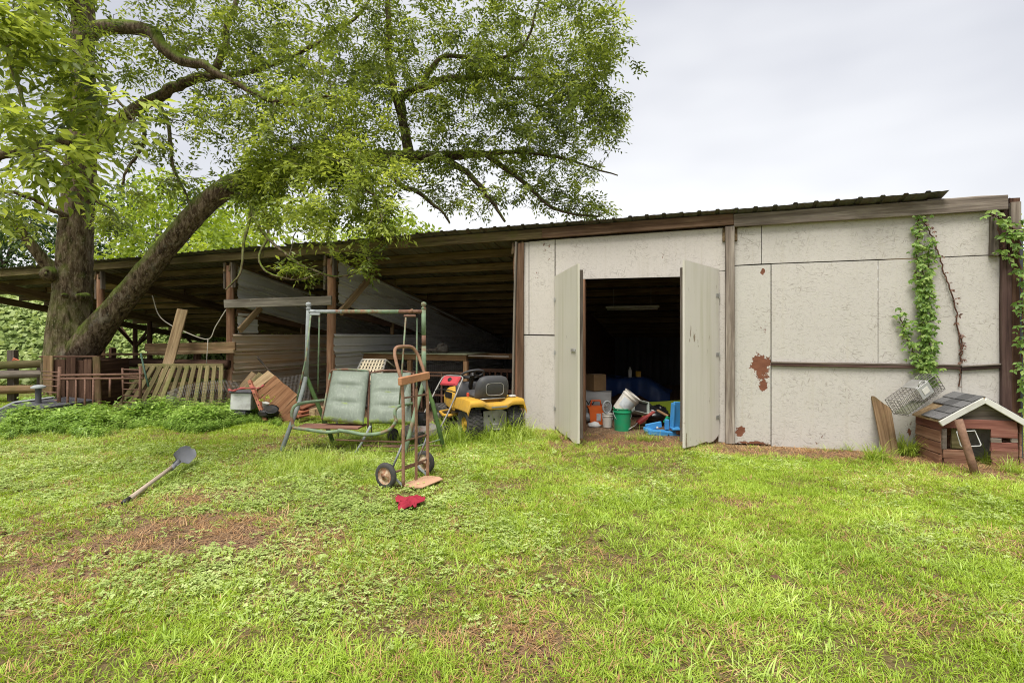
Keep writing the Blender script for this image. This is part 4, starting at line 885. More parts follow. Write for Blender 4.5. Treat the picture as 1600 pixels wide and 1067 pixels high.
for i, (x0, y0, x1, y1) in enumerate(((398, 604, 424, 583), (402, 617, 434, 591), (411, 628, 443, 599), (420, 637, 452, 606), (429, 645, 460, 613), (438, 651, 465, 622), (447, 655, 468, 633))):
    beam('siding_board', P(x0 - 4, y0 + 3, 8.72 - .012*i), P(x1, y1, 8.95 - .012*i), .15, .02, M['siding'] if i else M['tan_wood'], sd, up=(.1, -1, .25), world=True)
for (x0, y0, x1, y1, lab) in ((376, 606, 397, 583, 'short pale board sticking up behind the grey box'), (388, 604, 408, 584, 'mossy short board beside the siding panel')):
    o = thing('scrap_board', lab, 'board', P(x0, y0 + 14, 9.0)); beam('board', P(x0 - 6, y0 + 9, 8.95), P(x1, y1, 9.15), .11, .022, M['tan_wood'] if x0 == 376 else M['olive_wood'], o, up=(0, 1, 0), world=True)
br2 = thing('bent_rod', 'dark bent metal rod poking up over the siding panel', 'rod', P(430, 600, 9.2)); q = smooth_path([tuple(P(*z)) + (0,) for z in ((402, 558, 9.3), (410, 567, 9.25), (422, 581, 9.15), (440, 606, 9.1))], 4); MB().tube([tuple(p[:3]) for p in q], .018, 6).build('rod_body', M['dirt_dark'], br2, True, True)
bp = thing('black_tub', 'black plastic tub lying in front of the siding panel', 'tub', P(418, 647, 8.55)); rows = lump(P(420, 645, 8.55), (.17, .13, .075), 4, .25); MB().grid(rows).build('tub_body', M['black'], bp, True, True)
MB().lathe([(.09, 0), (.11, .05), (.115, .055), (.09, .05)], 14, Euler((.5, .3, 0)).to_matrix(), P(424, 643, 8.5)).build('rim', M['black'], bp, True, True)
fp = thing('flower_pot', 'small white pot with a wilting plant on the black tub', 'pot', P(413, 640, 8.6)); MB().lathe([(.035, 0), (.055, .11), (.06, .115), (.05, .11)], 14, Euler((.1, .3, 0)).to_matrix(), P(413, 639, 8.6)).build('pot_body', M['white_chip'], fp, True, True)
n = 26; cc = np.array(P(416, 624, 8.6)); V, Fc, nv, nf = leaflets(cc + NR.normal(0, 1, (n, 3))*[.06, .04, .04], NR.normal(0, 1, (n, 3)), NR.normal(0, .5, (n, 3)) + [0, 0, 1], NR.uniform(.03, .07, n), NR.uniform(.015, .03, n)); link('plant', leaf_mesh('plant', [(V, Fc, nv, nf, NR.uniform(.3, 1, n))], M['bright_leaf']), None, fp, True)
M['wire'] = plain('dull_wire', (.17, .16, .15), .55, .4, metal=.5)
wr = thing('wire_roll', 'sagging roll of grey wire fencing lying before the slatted panel', 'wire roll', G(315, 652)); mb = MB(); cols = 46; rowsn = 9
ptop = smooth_path([tuple(P(*z)) + (0,) for z in ((262, 612, 8.9), (285, 603, 8.75), (318, 597, 8.7), (350, 594, 8.8), (374, 598, 9.0))], 12); 
for i in range(len(ptop)): p = Vector(ptop[i][:3]); mb.tube([p, p + Vector((0, -.06, -.18)), p + Vector((0, .02, -.40))], .0028, 3, caps=False)
for j in range(rowsn): mb.tube([Vector(p[:3]) + Vector((0, -.08*math.sin(j/(rowsn-1)*math.pi), -.40*j/(rowsn-1))) for p in ptop[::2]], .0028, 3, caps=False)
mb.build('wire_mesh', M['wire'], wr, True)
w2 = thing('wire_fencing', 'grey wire mesh leaning behind the siding panel', 'wire mesh', P(455, 640, 9.3)); mb = MB(); net(mb, P(428, 592, 9.35), P(482, 583, 9.35) - P(428, 592, 9.35), P(430, 636, 9.2) - P(428, 592, 9.35), 26, 20, .0024); mb.build('wire_mesh', M['wire'], w2, True)
for i, (px, py, m, lab, dz) in enumerate(((488, 644, 'tan_wood', 'left one of two yellowish wood block ends on the ground under the swing', 0), (498, 644, 'tan_wood', 'right one of two yellowish wood block ends by the rear swing leg', 0))):
    o = thing('wood_block', lab, 'wood block', P(px, py, 8.35)); beam('block', P(px, py, 8.3), P(px, py, 8.3) + Vector((.05, .35, 0)), .10, .10, M[m], o, world=True)
rb = thing('red_boards', 'low pile of red-brown boards on the ground behind the swing leg', 'boards', P(475, 645, 8.5))
for k in range(3): beam('board', P(462 + 3*k, 651 - 6*k, 8.4 + .1*k), P(487, 646 - 7*k, 8.7 + .1*k), .16, .03, wood('red_brown_board', (.13, .04, .02), (.30, .11, .06), (.40, .19, .11)) if k == 0 else rb.children[0].data.materials[0], rb, world=True)
yb = thing('yellow_lid', 'black and yellow plastic lid lying in the weeds by the rack', 'lid', P(226, 631, 8.9)); MB().lathe([(.23, 0), (.24, .02), (.2, .05), (.02, .06)], 20, Euler((.1, 0, 0)).to_matrix(), P(226, 634, 8.9)).build('lid_top', M['black'], yb, True, True, 40); MB().lathe([(.235, -.03), (.245, 0)], 20, Euler((.1, 0, 0)).to_matrix(), P(226, 634, 8.9)).build('lid_rim', plain('yellow_plastic', (.65, .48, .02)), yb, True)
gs = thing('green_stake', 'dark green stake leaning on the rusty rack', 'stake', P(228, 610, 8.9)); MB().tube([P(220, 552, 9.0), P(226, 580, 8.9), P(232, 604, 8.8)], .016, 6).build('stake_body', plain('dark_green_paint', (.03, .07, .045), .6), gs, True, True)

# ------------------------------------------------------------------ shovel and cloth on the lawn
M['blade_metal'] = plain('worn_shovel_steel', (.24, .245, .27), .5, .4, (.25, .24, .25), .45, .35)
M['ash_handle'] = wood('grey_ash_handle', (.26, .19, .14), (.50, .40, .31), (.64, .55, .45), vary=.1)
sh = thing('shovel', 'long-handled round point shovel lying on the worn lawn', 'shovel', G(235, 757))
A, Bn, Tp = Vector((-3.335, 4.43, .025)), Vector((-3.53, 5.36, .10)), Vector((-3.655, 5.86, .175))
pole('handle', A, Bn, .021, .019, M['ash_handle'], sh, True, .3)
MB().tube([A - (Bn-A).normalized()*.05, A + (Bn-A).normalized()*.04], .0235, 10).build('grip', M['black'], sh, True, True)
d = (Tp - Bn).normalized(); s = Vector((.75, .1, -.62)).normalized(); s = (s - d*s.dot(d)).normalized(); nn = d.cross(s); 
if nn.z < 0: nn = -nn
L = (Tp - Bn).length; rows = []
for i in range(13):
    u = i/12; hw = .028 + (.095-.028)*float(sstep(.22, .36, u)) if u < .7 else .095*math.sqrt(max(0, 1-((u-.62)/.39)**2)) + .006
    rows.append([Bn + d*(L*(u-.06)) + s*hw*v + nn*((.028*abs(v)**2)*(1 - .5*u) - .012*math.sin(u*3.1) + (.02*(1-abs(v))*float(sstep(.35, .0, u)))) for v in np.linspace(-1, 1, 9)])
mb = MB(); mb.grid(rows); mb.grid([[p - nn*.003 for p in r_] for r_ in rows]); mb.build('blade', M['blade_metal'], sh, True, True)
pole('socket', Bn - d*.10, Bn + d*.10, .025, .024, M['blade_metal'], sh, True, .1)
cl = thing('red_cloth', 'crumpled red rag lying on the grass before the hand truck', 'rag', G(638, 796)); g0 = G(638, 794); mb = MB(); rows = []
for i in range(19):
    row = []
    for j in range(23):
        u, v = i/18 - .5, j/22 - .5; e = 1 + .45*(float(fbm([u*4], [v*4], None, 3, 2)[0]) - .5) - .55*max(0, abs(v) - .2)*(1 if u < 0 else -.4)*2
        row.append((g0.x + v*.22*e, g0.y + u*.27*e + .03*math.sin(v*9), .03 + .085*float(fbm([u*7+3], [v*7], None, 9, 3)[0])*(1 - 1.6*max(abs(u), abs(v))**2)))
    rows.append(row)
mb.grid(rows); mb.grid([[(p[0], p[1], p[2]-.003) for p in r_] for r_ in rows]); mb.build('rag_body', plain('red_fabric', (.30, .028, .045), .9, .1, (.2, .02, .03), .4, ds=14), cl, True, True)

# ------------------------------------------------------------------ garden swing
M['swing_green'] = rusty('pale_green_chipped_paint', (.175, .24, .15), .42, (.17, .075, .045), (.27, .16, .10))
M['swing_grey'] = rusty('bare_grey_pipe', (.24, .26, .25), .18)
M['swing_dkgreen'] = rusty('mossy_green_pipe', (.10, .17, .055), .2)
t = NT('mildewed_green_vinyl', .55, .35); v = t.co(); n1 = t.noise(v, 6, 6, .7); sx = t.n('SeparateXYZ'); t.put(v, sx.inputs[0])
c = t.mix(n1, (.125, .15, .115), (.215, .245, .195)); c = t.mix(t.rng(t.noise(t.map(v, (40, 40, 3)), 1.0, 3), .5, .75, 0, .5), c, (.28, .32, .25))
a = t.n('Attribute'); a.attribute_name = 'tint'; mo = t.math('MULTIPLY', t.rng(t.math('ADD', a.outputs['Fac'], t.math('MULTIPLY', t.math('SUBTRACT', n1, .5), 1.1)), .45, .62), .95)
c = t.mix(mo, c, t.mix(t.noise(v, 60, 3), (.07, .12, .01), (.27, .33, .06))); t.col(c); t.bump(t.math('ADD', t.math('MULTIPLY', t.noise(v, 45, 4), .5), mo), .5, .008); M['vinyl'] = t.m
sw = thing('garden_swing', 'rusty green metal garden swing with two mildewed cushions and sagging frame', 'swing', G(565, 712))
TL, TR = P(482, 487, 6.70), P(662, 487, 6.52)
MB().tube([TL, TL.lerp(TR, .30)], .025, 12).build('top_bar', M['swing_grey'], sw, True, True)
MB().tube([TL.lerp(TR, .30), TL.lerp(TR, .79)], .026, 12).build('top_bar', M['swing_green'], sw, True, True)
MB().tube([TL.lerp(TR, .79), TR], .025, 12).build('top_bar', M['rust'], sw, True, True)
JL, JR = P(478.5, 588, 6.72), P(662.5, 594, 6.54)
MB().tube([TL + Vector((0, 0, .03)), TL.lerp(JL, .5), JL], .028, 12).build('upright', M['swing_grey'], sw, True, True)
MB().tube([TR + Vector((0, 0, .03)), TR.lerp(JR, .34)], .029, 12).build('upright', M['swing_green'], sw, True, True)
MB().tube([TR.lerp(JR, .34), TR.lerp(JR, .5)], .0275, 12).build('upright', M['rust'], sw, True, True)
MB().tube([TR.lerp(JR, .5), JR], .029, 12).build('upright', M['swing_green'], sw, True, True)
for q in (TL, TR): MB().lathe([(.03, 0), (.034, .02), (.02, .035), (.03, .05), (.036, .07), (.028, .092), (.006, .10)], 14, None, q + Vector((0, 0, .025))).build('finial', M['plast_grey'] if q is TL else M['swing_green'], sw, True, True)
def leg(J, foot, mid, m): MB().tube([J + Vector((0, 0, .06)), J, mid, foot], .027, 12).build('leg', M[m], sw, True, True)
f = G(438, 709); leg(JL, f, P(468, 628, 6.62), 'swing_grey')
f = G(522, 694); leg(JL, f, P(498, 635, 6.85), 'swing_dkgreen')
f = G(630, 716); leg(JR, f, P(650, 640, 6.45), 'swing_green')
f = G(694, 704); leg(JR, f, P(676, 630, 6.6), 'swing_dkgreen')
def hanger(px0, px1, py, Y, rods):
    MB().bar(P(px0, py, Y), P(px1, py, Y), .03, .028, bev=.006).build('hanger_bracket', M['rust'] if px0 > 600 else M['plast_grey'], sw, True)
    for r_ in rods: MB().tube([P(*a) for a in r_], .011, 8).build('hanger_rod', M['swing_green'], sw, True, True)
hanger(484, 500, 491, 6.62, [[(485.5, 493, 6.60), (478, 560, 6.50), (463.5, 627, 6.40)], [(499, 493, 6.70), (498, 540, 6.78), (496.5, 612, 6.85)]])
hanger(631, 650, 493.5, 6.50, [[(634, 496, 6.46), (629.5, 560, 6.40), (624, 632, 6.35)], [(651.5, 497, 6.58), (651, 600, 6.7), (650, 640, 6.8)]])
MB().tube([P(489, 489, 6.68), P(489, 484, 6.68)], .04, 10).build('clamp', M['plast_grey'], sw, True, True); MB().tube([P(643, 489, 6.53), P(641, 484, 6.53)], .035, 10).build('clamp', M['swing_green'], sw, True, True)
def pipe(name, pts, r, m): q = smooth_path([tuple(P(*a)) + (0,) for a in pts], 5); MB().tube([tuple(p[:3]) for p in q], r, 10).build(name, M[m], sw, True, True)
pipe('seat_rail', [(458, 668, 6.36), (480, 671, 6.34), (510, 675, 6.32), (534, 673, 6.31)], .021, 'swing_green')
pipe('seat_rail', [(528, 672, 6.31), (548, 675, 6.30), (572, 679, 6.28), (597, 676, 6.27), (612, 668, 6.27), (620, 655, 6.27)], .022, 'swing_green')
pipe('armrest', [(459, 668, 6.37), (456, 655, 6.37), (457, 640, 6.38), (464, 632, 6.42), (482, 628, 6.6), (511, 625, 6.85)], .020, 'swing_green')
pipe('armrest', [(619, 660, 6.27), (617, 645, 6.28), (620, 637, 6.3), (628, 633, 6.4), (646, 630, 6.75)], .020, 'swing_green')
pipe('back_rail', [(516, 583, 7.0), (521, 578.5, 7.0), (545, 577, 7.0), (576, 580, 7.0)], .015, 'swing_green'); pipe('back_rail', [(579, 583, 6.95), (600, 579, 6.95), (630, 580, 6.95), (645, 584, 6.95)], .015, 'rust')
pipe('back_stile', [(516, 583, 7.0), (503, 655, 6.62)], .014, 'swing_green'); pipe('back_stile', [(577, 580, 6.98), (575, 668, 6.58)], .014, 'rust'); pipe('back_stile', [(646, 583, 6.95), (646, 665, 6.55)], .014, 'rust')
beam('seat_board', P(470, 665.5, 6.55), P(566, 666.5, 6.5), .30, .022, wood('damp_red_board', (.10, .045, .03), (.24, .12, .085), (.34, .20, .14)), sw, world=True)
def cushion(TLc, TRc, BRc, BLc, th, tuft, seed):
    nu, nv = 20, 28; U = np.linspace(0, 1, nu); Vv = np.linspace(0, 1, nv); front, back, T = [], [], []
    n = (TRc - TLc).cross(BLc - TLc).normalized(); n = -n if n.y > 0 else n
    for v in Vv:
        fr, bk = [], []
        for u in U:
            p = TLc.lerp(TRc, u).lerp(BLc.lerp(BRc, u), v); e = min(1, 4.2*min(u, 1-u))**.5 * min(1, 5*min(v, 1-v))**.5
            puff = e; pinch = 0
            for tv in tuft: g_ = math.exp(-((v-tv)/.035)**2) * (.35 + .65*math.exp(-((u-.5)/.28)**2)); puff -= .65*g_*e; pinch = max(pinch, g_)
            puff += .10*(float(fbm([u*6], [v*8], None, seed, 3)[0]) - .5)*e + .05*math.sin(u*30)*math.exp(-((v % .33)/.1)**2)*e
            fr.append(p + n*(th*(.25 + .75*max(0, puff)))); bk.append(p - n*th*.3*e)
            T.append(max(.62*pinch*math.exp(-((u-.5)/.25)**2)*(1 if tuft[0] < .4 else 1), .62*float(sstep(.80, 1.0, v)), .40*float(sstep(.14, .0, min(u, 1-u)))))
        front.append(fr); back.append(bk)
    mb = MB(); mb.grid(front); mb.grid(back); k = nu*nv
    ring = [j for j in range(nu)] + [i*nu + nu-1 for i in range(1, nv)] + [(nv-1)*nu + j for j in range(nu-2, -1, -1)] + [i*nu for i in range(nv-2, 0, -1)]
    mb.f += [(ring[i], ring[(i+1) % len(ring)], ring[(i+1) % len(ring)] + k, ring[i] + k) for i in range(len(ring))]
    o = mb.build('cushion', M['vinyl'], sw, True, True); at = o.data.attributes.new('tint', 'FLOAT', 'POINT'); at.data.foreach_set('value', np.array(T + T, np.float32)); return o
cushion(P(521, 580, 6.96), P(577, 582, 6.94), P(568, 664, 6.50), P(505, 657, 6.55), .085, (.33, .66), 3)
cushion(P(580, 584, 6.92), P(642, 583, 6.90), P(643, 663, 6.50), P(577, 661, 6.52), .075, (.42, .70), 8)
for (x0, y0, x1, y1) in ((525, 687, 640, 691), (563, 695.5, 640, 699), (560, 703, 640, 706), (553, 711.5, 640, 713)): MB().tube([P(x0, y0, 6.34), P(x1, y1, 6.30)], .011, 6).build('seat_slat', M['rust'], sw, True, True)
MB().tube([P(579, 665, 6.4), P(565, 692, 6.33), P(552, 713, 6.25)], .016, 8).build('slat_side_bar', M['swing_grey'], sw, True, True)
MB().tube([P(690, 686, 6.5), P(655, 696, 6.38), P(632, 708, 6.3)], .010, 6).build('cross_rod', M['swing_green'], sw, True, True); MB().tube([P(690, 696, 6.45), P(600, 696, 6.4)], .009, 6).build('cross_rod', M['rust'], sw, True, True)

# ------------------------------------------------------------------ hand truck
ht_o = Vector((-.946, 5.035, 0)); ang = math.atan2(.881, .473); ht = thing('hand_truck', 'rusty two-wheeled hand truck standing upright on the lawn', 'hand truck', ht_o, ang)
M['rust_bright'] = rusty('orange_rust', (.32, .18, .11), .8, (.19, .095, .058), (.36, .215, .135)); M['toe'] = plain('worn_toe_plate', (.50, .30, .19), .6, .3, (.30, .15, .08), .5)
# local: x across (right rail at +), -y forward over the toe plate, z up
q = smooth_path([(-.187, 0, .02, 0), (-.187, 0, .35, 0), (-.187, .0, .75, 0), (-.187, .02, 1.0, 0), (-.185, .075, 1.16, 0), (-.17, .12, 1.27, 0), (-.12, .145, 1.335, 0), (0, .15, 1.345, 0), (.12, .145, 1.335, 0), (.17, .12, 1.27, 0), (.185, .075, 1.16, 0), (.187, .02, 1.0, 0), (.187, 0, .75, 0), (.187, 0, .35, 0), (.187, 0, .02, 0)], 5)
MB().tube([tuple(p[:3]) for p in q], .0165, 10).build('frame_tube', M['rust_bright'], ht, smooth=True)
MB().bar((0, -.004, .02), (0, -.004, .93), .03, .012, (0, 1, 0)).build('centre_bar', M['rust_bright'], ht)
for z, h in ((.20, .02), (.45, .016), (.86, .016)): MB().bar((-.185, 0, z), (.185, 0, z), .012, h, bev=.003).build('cross_bar', M['rust'], ht)
MB().bar((-.24, .0, 1.02), (.20, .0, 1.05), .045, .075, bev=.006).build('wide_cross_bar', plain('orange_paint_bar', (.42, .20, .10), .7, .25, (.20, .10, .06), .75), ht)
for s in (-1, 1):
    MB().prism([(s*.187, 1.0), (s*.10, 1.0), (s*.187, .86)], 1, .012, .018).build('gusset', M['plast_grey'], ht)
    MB().tube([(s*.187, .01, .42), (s*.20, .15, .13)], .011, 6).build('axle_strut', M['swing_grey'], ht, smooth=True); MB().bar((s*.19, .0, .03), (s*.20, .15, .12), .03, .006).build('axle_strut', M['swing_grey'], ht)
MB().tube([(-.30, .15, .125), (.35, .15, .125)], .012, 8).build('axle', M['rust'], ht, smooth=True)
MB().prism([(-.19, .02), (.19, .02), (.205, -.13), (.16, -.21), (-.16, -.21), (-.205, -.13)], 2, .028, .036).build('toe_plate', M['toe'], ht)
M['rubber'] = plain('perished_rubber', (.055, .053, .05), .85, .15, (.17, .15, .13), .5); M['hub'] = rusty('rusted_cream_hub', (.55, .47, .33), .5)
RX = Matrix.Rotation(R(90), 3, 'Y')
for s in (-1, 1):
    w = bpy.data.objects.new('wheel', None); COL.objects.link(w); w.parent = ht; w.location = (.33 if s > 0 else -.26, .15, .123)
    MB().lathe([(.082, -.022), (.105, -.026), (.118, -.018), (.123, 0), (.118, .018), (.105, .026), (.082, .022)], 32, RX, caps=False).build('tyre', M['rubber'], w, smooth=True)
    MB().lathe([(.084, -.021), (.075, -.012), (.055, -.006), (.045, -.018), (.02, -.022), (.018, -.03), (.0, -.03)], 24, RX, caps=False).lathe([(.084, .021), (.075, .012), (.055, .006), (.045, .018), (.02, .022), (.018, .03), (.0, .03)], 24, RX, caps=False).build('rim', M['hub'], w, smooth=True)

# ------------------------------------------------------------------ riding mower (local: x right, y forward, z up)
M['yellow'] = plain('faded_yellow_plastic', (.55, .315, .04), .6, .3, (.25, .17, .08), .75)
M['seat_grey'] = plain('charcoal_seat_vinyl', (.055, .055, .058), .55, .35, (.16, .15, .13), .4)
M['steel_dirty'] = plain('dirty_grey_steel', (.27, .26, .24), .6, .35, (.12, .09, .06), .6, .3)
rm = thing('riding_mower', 'yellow riding mower seen from behind with charcoal seat, parked at the open bay', 'riding mower', (-.31, 7.36, 0), R(27))
def tyre(par, x, y, r, w, inner, lugs, name='wheel'):
    o = bpy.data.objects.new(name, None); COL.objects.link(o); o.parent = par; o.location = (x, y, r - .01)
    h = w/2; MBt = MB().lathe([(inner, -h*.75), (r*.80, -h), (r*.95, -h*.92), (r, -h*.55), (r*1.01, 0), (r, h*.55), (r*.95, h*.92), (r*.80, h), (inner, h*.75)], 34, RX, caps=False)
    for k in range(lugs):
        for row in range(4):
            a = 2*math.pi*(k + (row % 2)*.5)/lugs; xx_ = (row - 1.5)*w*.23
            c = Vector((xx_, math.sin(a)*(r*1.005), math.cos(a)*(r*1.005))); MBt.box(c, (w*.20, r*.11, .016), Matrix.Rotation(-a, 3, 'X') @ Matrix.Rotation(.35 if row % 2 else -.35, 3, 'Z'))
    MBt.build('tyre', M['rubber'], o, smooth=True, angle=35)
    MB().lathe([(inner*1.02, -h*.75), (inner*.9, -h*.5), (inner*.45, -h*.45), (inner*.4, -h*.7), (0, -h*.7)], 20, RX, caps=False).lathe([(inner*1.02, h*.75), (inner*.9, h*.5), (inner*.45, h*.45), (inner*.4, h*.7), (0, h*.7)], 20, RX, caps=False).build('rim', M['yellow'] if lugs > 20 else M['steel_dirty'], o, smooth=True)
    return o
for s in (-1, 1): tyre(rm, s*.315, 0, .225, .235, .10, 26); tyre(rm, s*.33, 1.22, .185, .15, .08, 16)
MB().box((0, .55, .30), (.34, 1.35, .16), None, .02).build('chassis', M['black'], rm)
MB().prism([(-.18, .10), (.18, .10), (.18, .37), (.10, .41), (-.18, .40)], 1, -.16, -.145).build('rear_plate', M['steel_dirty'], rm)
for (x, z, r) in ((-.10, .33, .014), (-.02, .28, .016), (.09, .30, .012), (-.07, .23, .010)): MB().lathe([(r, 0), (r, .004)], 10, Matrix.Rotation(R(90), 3, 'X'), (x, -.161, z)).build('bolt_hole', M['black'], rm)
MB().box((0, -.2, .15), (.12, .12, .012), None, .003).lathe([(.07, 0), (.075, .05), (.03, .09)], 14, None, (0, -.13, .16)).build('hitch', M['steel_dirty'], rm)
# fender deck
rows = []; xs = np.linspace(-.45, .45, 25)
def fz(x, y):
    a = abs(x); hump = .05*float(sstep(.12, .24, a))*float(sstep(.46, .40, a)); return .515 + hump - .07*float(sstep(.41, .45, a)) + .012*math.sin(x*9)*0
for y, dz, ex in ((-.255, -.075, 1.0), (-.262, -.04, 1.0), (-.245, -.012, 1.0), (-.20, 0, .995), (0, .004, .99), (.25, 0, .98), (.42, -.02, .97), (.50, -.08, .96), (.53, -.17, .95)): rows.append([(x*ex, y, fz(x, y) + dz) for x in xs])
for r_ in rows:
    e0, e1 = r_[0], r_[-1]; r_.insert(0, (e0[0]*1.01, e0[1], e0[2]-.035)); r_.append((e1[0]*1.01, e1[1], e1[2]-.035))
mb = MB(); mb.grid(rows); mb.grid([[(p[0]*.985, p[1]*.985, p[2]-.012) for p in r_] for r_ in rows]); mb.build('fender', M['yellow'], rm, smooth=True, angle=45)
MB().box((.02, -.2615, .462), (.24, .006, .022), None, .003).build('badge', M['steel_dirty'], rm)
MB().box((.0, .1, .44), (.56, .4, .05)).build('under_fender', M['black'], rm)
# seat
o = MB().box((0, .20, .60), (.48, .44, .11), Euler((R(6), 0, 0)).to_matrix(), .05).build('seat_base', M['seat_grey'], rm); soft(o, 2)
rows = []
for i, (z, y, hw, dp) in enumerate(((.52, .02, .20, .05), (.55, .0, .235, .085), (.62, -.03, .25, .10), (.72, -.055, .25, .095), (.80, -.075, .235, .085), (.86, -.085, .20, .065), (.885, -.085, .13, .03), (.89, -.085, .03, .01))):
    rows.append([(math.copysign(abs(math.cos(a))**.55, math.cos(a))*hw, y + math.copysign(abs(math.sin(a))**.7, math.sin(a))*dp, z) for a in np.linspace(0, 2*math.pi, 33)])
MB().grid(rows).build('seat_back', M['seat_grey'], rm, smooth=True)
q = [(.135*math.copysign(abs(math.cos(a))**.5, math.cos(a)), -.154 - .012*(z_ - .72), .70 + .085*math.copysign(abs(math.sin(a))**.5, math.sin(a))) for a in np.linspace(0, 2*math.pi, 28, endpoint=False) for z_ in (.72,)]
MB().tube(q, .006, 6, closed=True).build('seat_piping', M['steel_dirty'], rm, smooth=True)
t = NT('orange_brown_vinyl', .6, .3); t.col(t.mix(t.noise(t.co(), 9, 4), (.10, .05, .015), (.24, .13, .03)))  # orange-brown for the band round the foot of the seat back
MB().grid([[(math.cos(a)*.245*k, -.02 + math.sin(a)*.095*k, z) for a in np.linspace(math.pi, 2*math.pi, 17)] for z, k in ((.515, .86), (.535, .98), (.57, 1.035))]).build('seat_skirt', t.m, rm, smooth=True)
MB().tube([(-.20, -.07, .555), (-.17, -.12, .565), (.17, -.12, .565), (.20, -.07, .555)], .009, 8).build('seat_bracket', M['galv'], rm, smooth=True)
for x in (-.1, .12): MB().tube([(x, .0, .49), (x, .0, .55)], .02, 8).build('seat_spring', M['rust'], rm, smooth=True)
MB().box((.30, -.1, .585), (.09, .09, .03), None, .01).build('fuel_cap', M['white_chip'], rm)
MB().box((-.30, .12, .61), (.03, .05, .06), None, .01).build('lever_knob', plain('red_knob', (.5, .06, .03)), rm)
# steering
cw = Vector((0, .66, .86)); Mst = Euler((R(-24), 0, 0)).to_matrix()
MB().tube([cw + Mst @ Vector((.175*math.cos(a), .175*math.sin(a), 0)) for a in np.linspace(0, 2*math.pi, 30, endpoint=False)], .017, 10, closed=True).build('steering_wheel', M['seat_grey'], rm, smooth=True)
mb = MB()
for a in (.5, 2.64, 4.71): mb.tube([cw + Vector((0, 0, -.03)), cw + Mst @ Vector((.17*math.cos(a), .17*math.sin(a), 0))], .012, 6)
mb.lathe([(.05, -.04), (.045, .01), (.01, .02)], 14, Mst, cw).tube([cw, (0, .86, .45)], .035, 10).build('steering_column', M['black'], rm, smooth=True, angle=40)
# dash, hood, steps, cutting deck
rows = []
for y, hw, z0, z1 in ((.90, .20, .28, .58), (.93, .225, .28, .635), (1.05, .23, .30, .65), (1.22, .225, .32, .63), (1.4, .20, .34, .58), (1.5, .17, .36, .52), (1.53, .12, .38, .48)):
    rows.append([(-hw, y, z0), (-hw*1.02, y, z0*.5+z1*.5), (-hw*.97, y, z1-.08), (-hw*.8, y, z1-.015), (-hw*.4, y, z1), (hw*.4, y, z1), (hw*.8, y, z1-.015), (hw*.97, y, z1-.08), (hw*1.02, y, z0*.5+z1*.5), (hw, y, z0)])
MB().grid(rows).build('hood', M['yellow'], rm, smooth=True, angle=50)
MB().box((0, .79, .56), (.44, .10, .36), Euler((R(-12), 0, 0)).to_matrix(), .04).build('dash', M['seat_grey'], rm, smooth=True, angle=50)
for s in (-1, 1):
    MB().box((s*.34, .72, .265), (.22, .42, .03), None, .01).build('foot_rest', M['black'], rm)
    MB().tube([(s*.24, .52, .29), (s*.44, .50, .27), (s*.46, .70, .25), (s*.44, .92, .27), (s*.24, .94, .29)], .024, 8).build('step_edge', M['yellow'], rm, smooth=True)
    MB().box((s*.225, 1.12, .50), (.03, .3, .10), None, .01).build('hood_vent', M['black'], rm)
MB().lathe([(.38, 0), (.41, .02), (.42, .09), (.36, .12), (.05, .13)], 26, Matrix.Diagonal((1.15, .85, 1)), (0, .62, .07)).build('cutting_deck', M['black'], rm, smooth=True, angle=40)

# ------------------------------------------------------------------ push mower
pm = thing('push_mower', 'push mower with red cover on its handle beside the riding mower', 'mower', (-1.28, 7.13, 0), R(148.6))
MB().lathe([(.23, 0), (.25, .02), (.24, .09), (.19, .13), (.05, .14)], 22, Matrix.Diagonal((1.0, 1.15, 1)), (0, 0, .08)).build('deck', plain('grey_red_deck', (.30, .29, .26), .5, .4, (.3, .03, .03), .5), pm, smooth=True, angle=40)
MB().lathe([(.09, .0), (.10, .03), (.10, .13), (.085, .17), (.05, .18)], 18, None, (0, 0, .21)).box((.09, .05, .28), (.10, .12, .10), None, .02).box((-.09, 0, .27), (.07, .10, .09), None, .02).build('engine', M['black'], pm, smooth=True, angle=40)
MB().box((.02, -.11, .30), (.08, .05, .10), None, .012).build('muffler', M['galv'], pm)
for x, y in ((-.25, -.25), (.25, -.25), (-.25, .27), (.25, .27)):
    MB().lathe([(.05, -.02), (.088, -.022), (.095, 0), (.088, .022), (.05, .022)], 18, RX, (x, y, .095)).build('wheel', M['rubber'], pm, smooth=True, angle=40)
hb = [(-.21, -.18, .16), (-.21, -.38, .38), (-.2, -.65, .72), (-.17, -.75, .83), (0, -.77, .845), (.17, -.75, .83), (.2, -.65, .72), (.21, -.38, .38), (.21, -.18, .16)]
q = smooth_path([a + (0,) for a in hb], 4); MB().tube([tuple(p[:3]) for p in q], .0125, 8).build('handle', M['steel_dirty'], pm, smooth=True)
MB().tube([(.2, -.56, .62), (.1, -.50, .66), (-.1, -.50, .66), (-.2, -.56, .62)], .008, 6).build('bail', M['black'], pm, smooth=True)
a = MB().box((0, -.68, .775), (.32, .17, .05), Euler((R(-48), 0, 0)).to_matrix(), .02).build('red_cover', plain('red_cover', (.45, .05, .06), .65, .25, (.25, .04, .04), .5), pm)
MB().lathe([(.03, 0), (.034, .004), (.02, .006)], 14, Euler((R(-48), 0, 0)).to_matrix(), (0, -.66, .80)).build('cover_emblem', M['black'], pm)

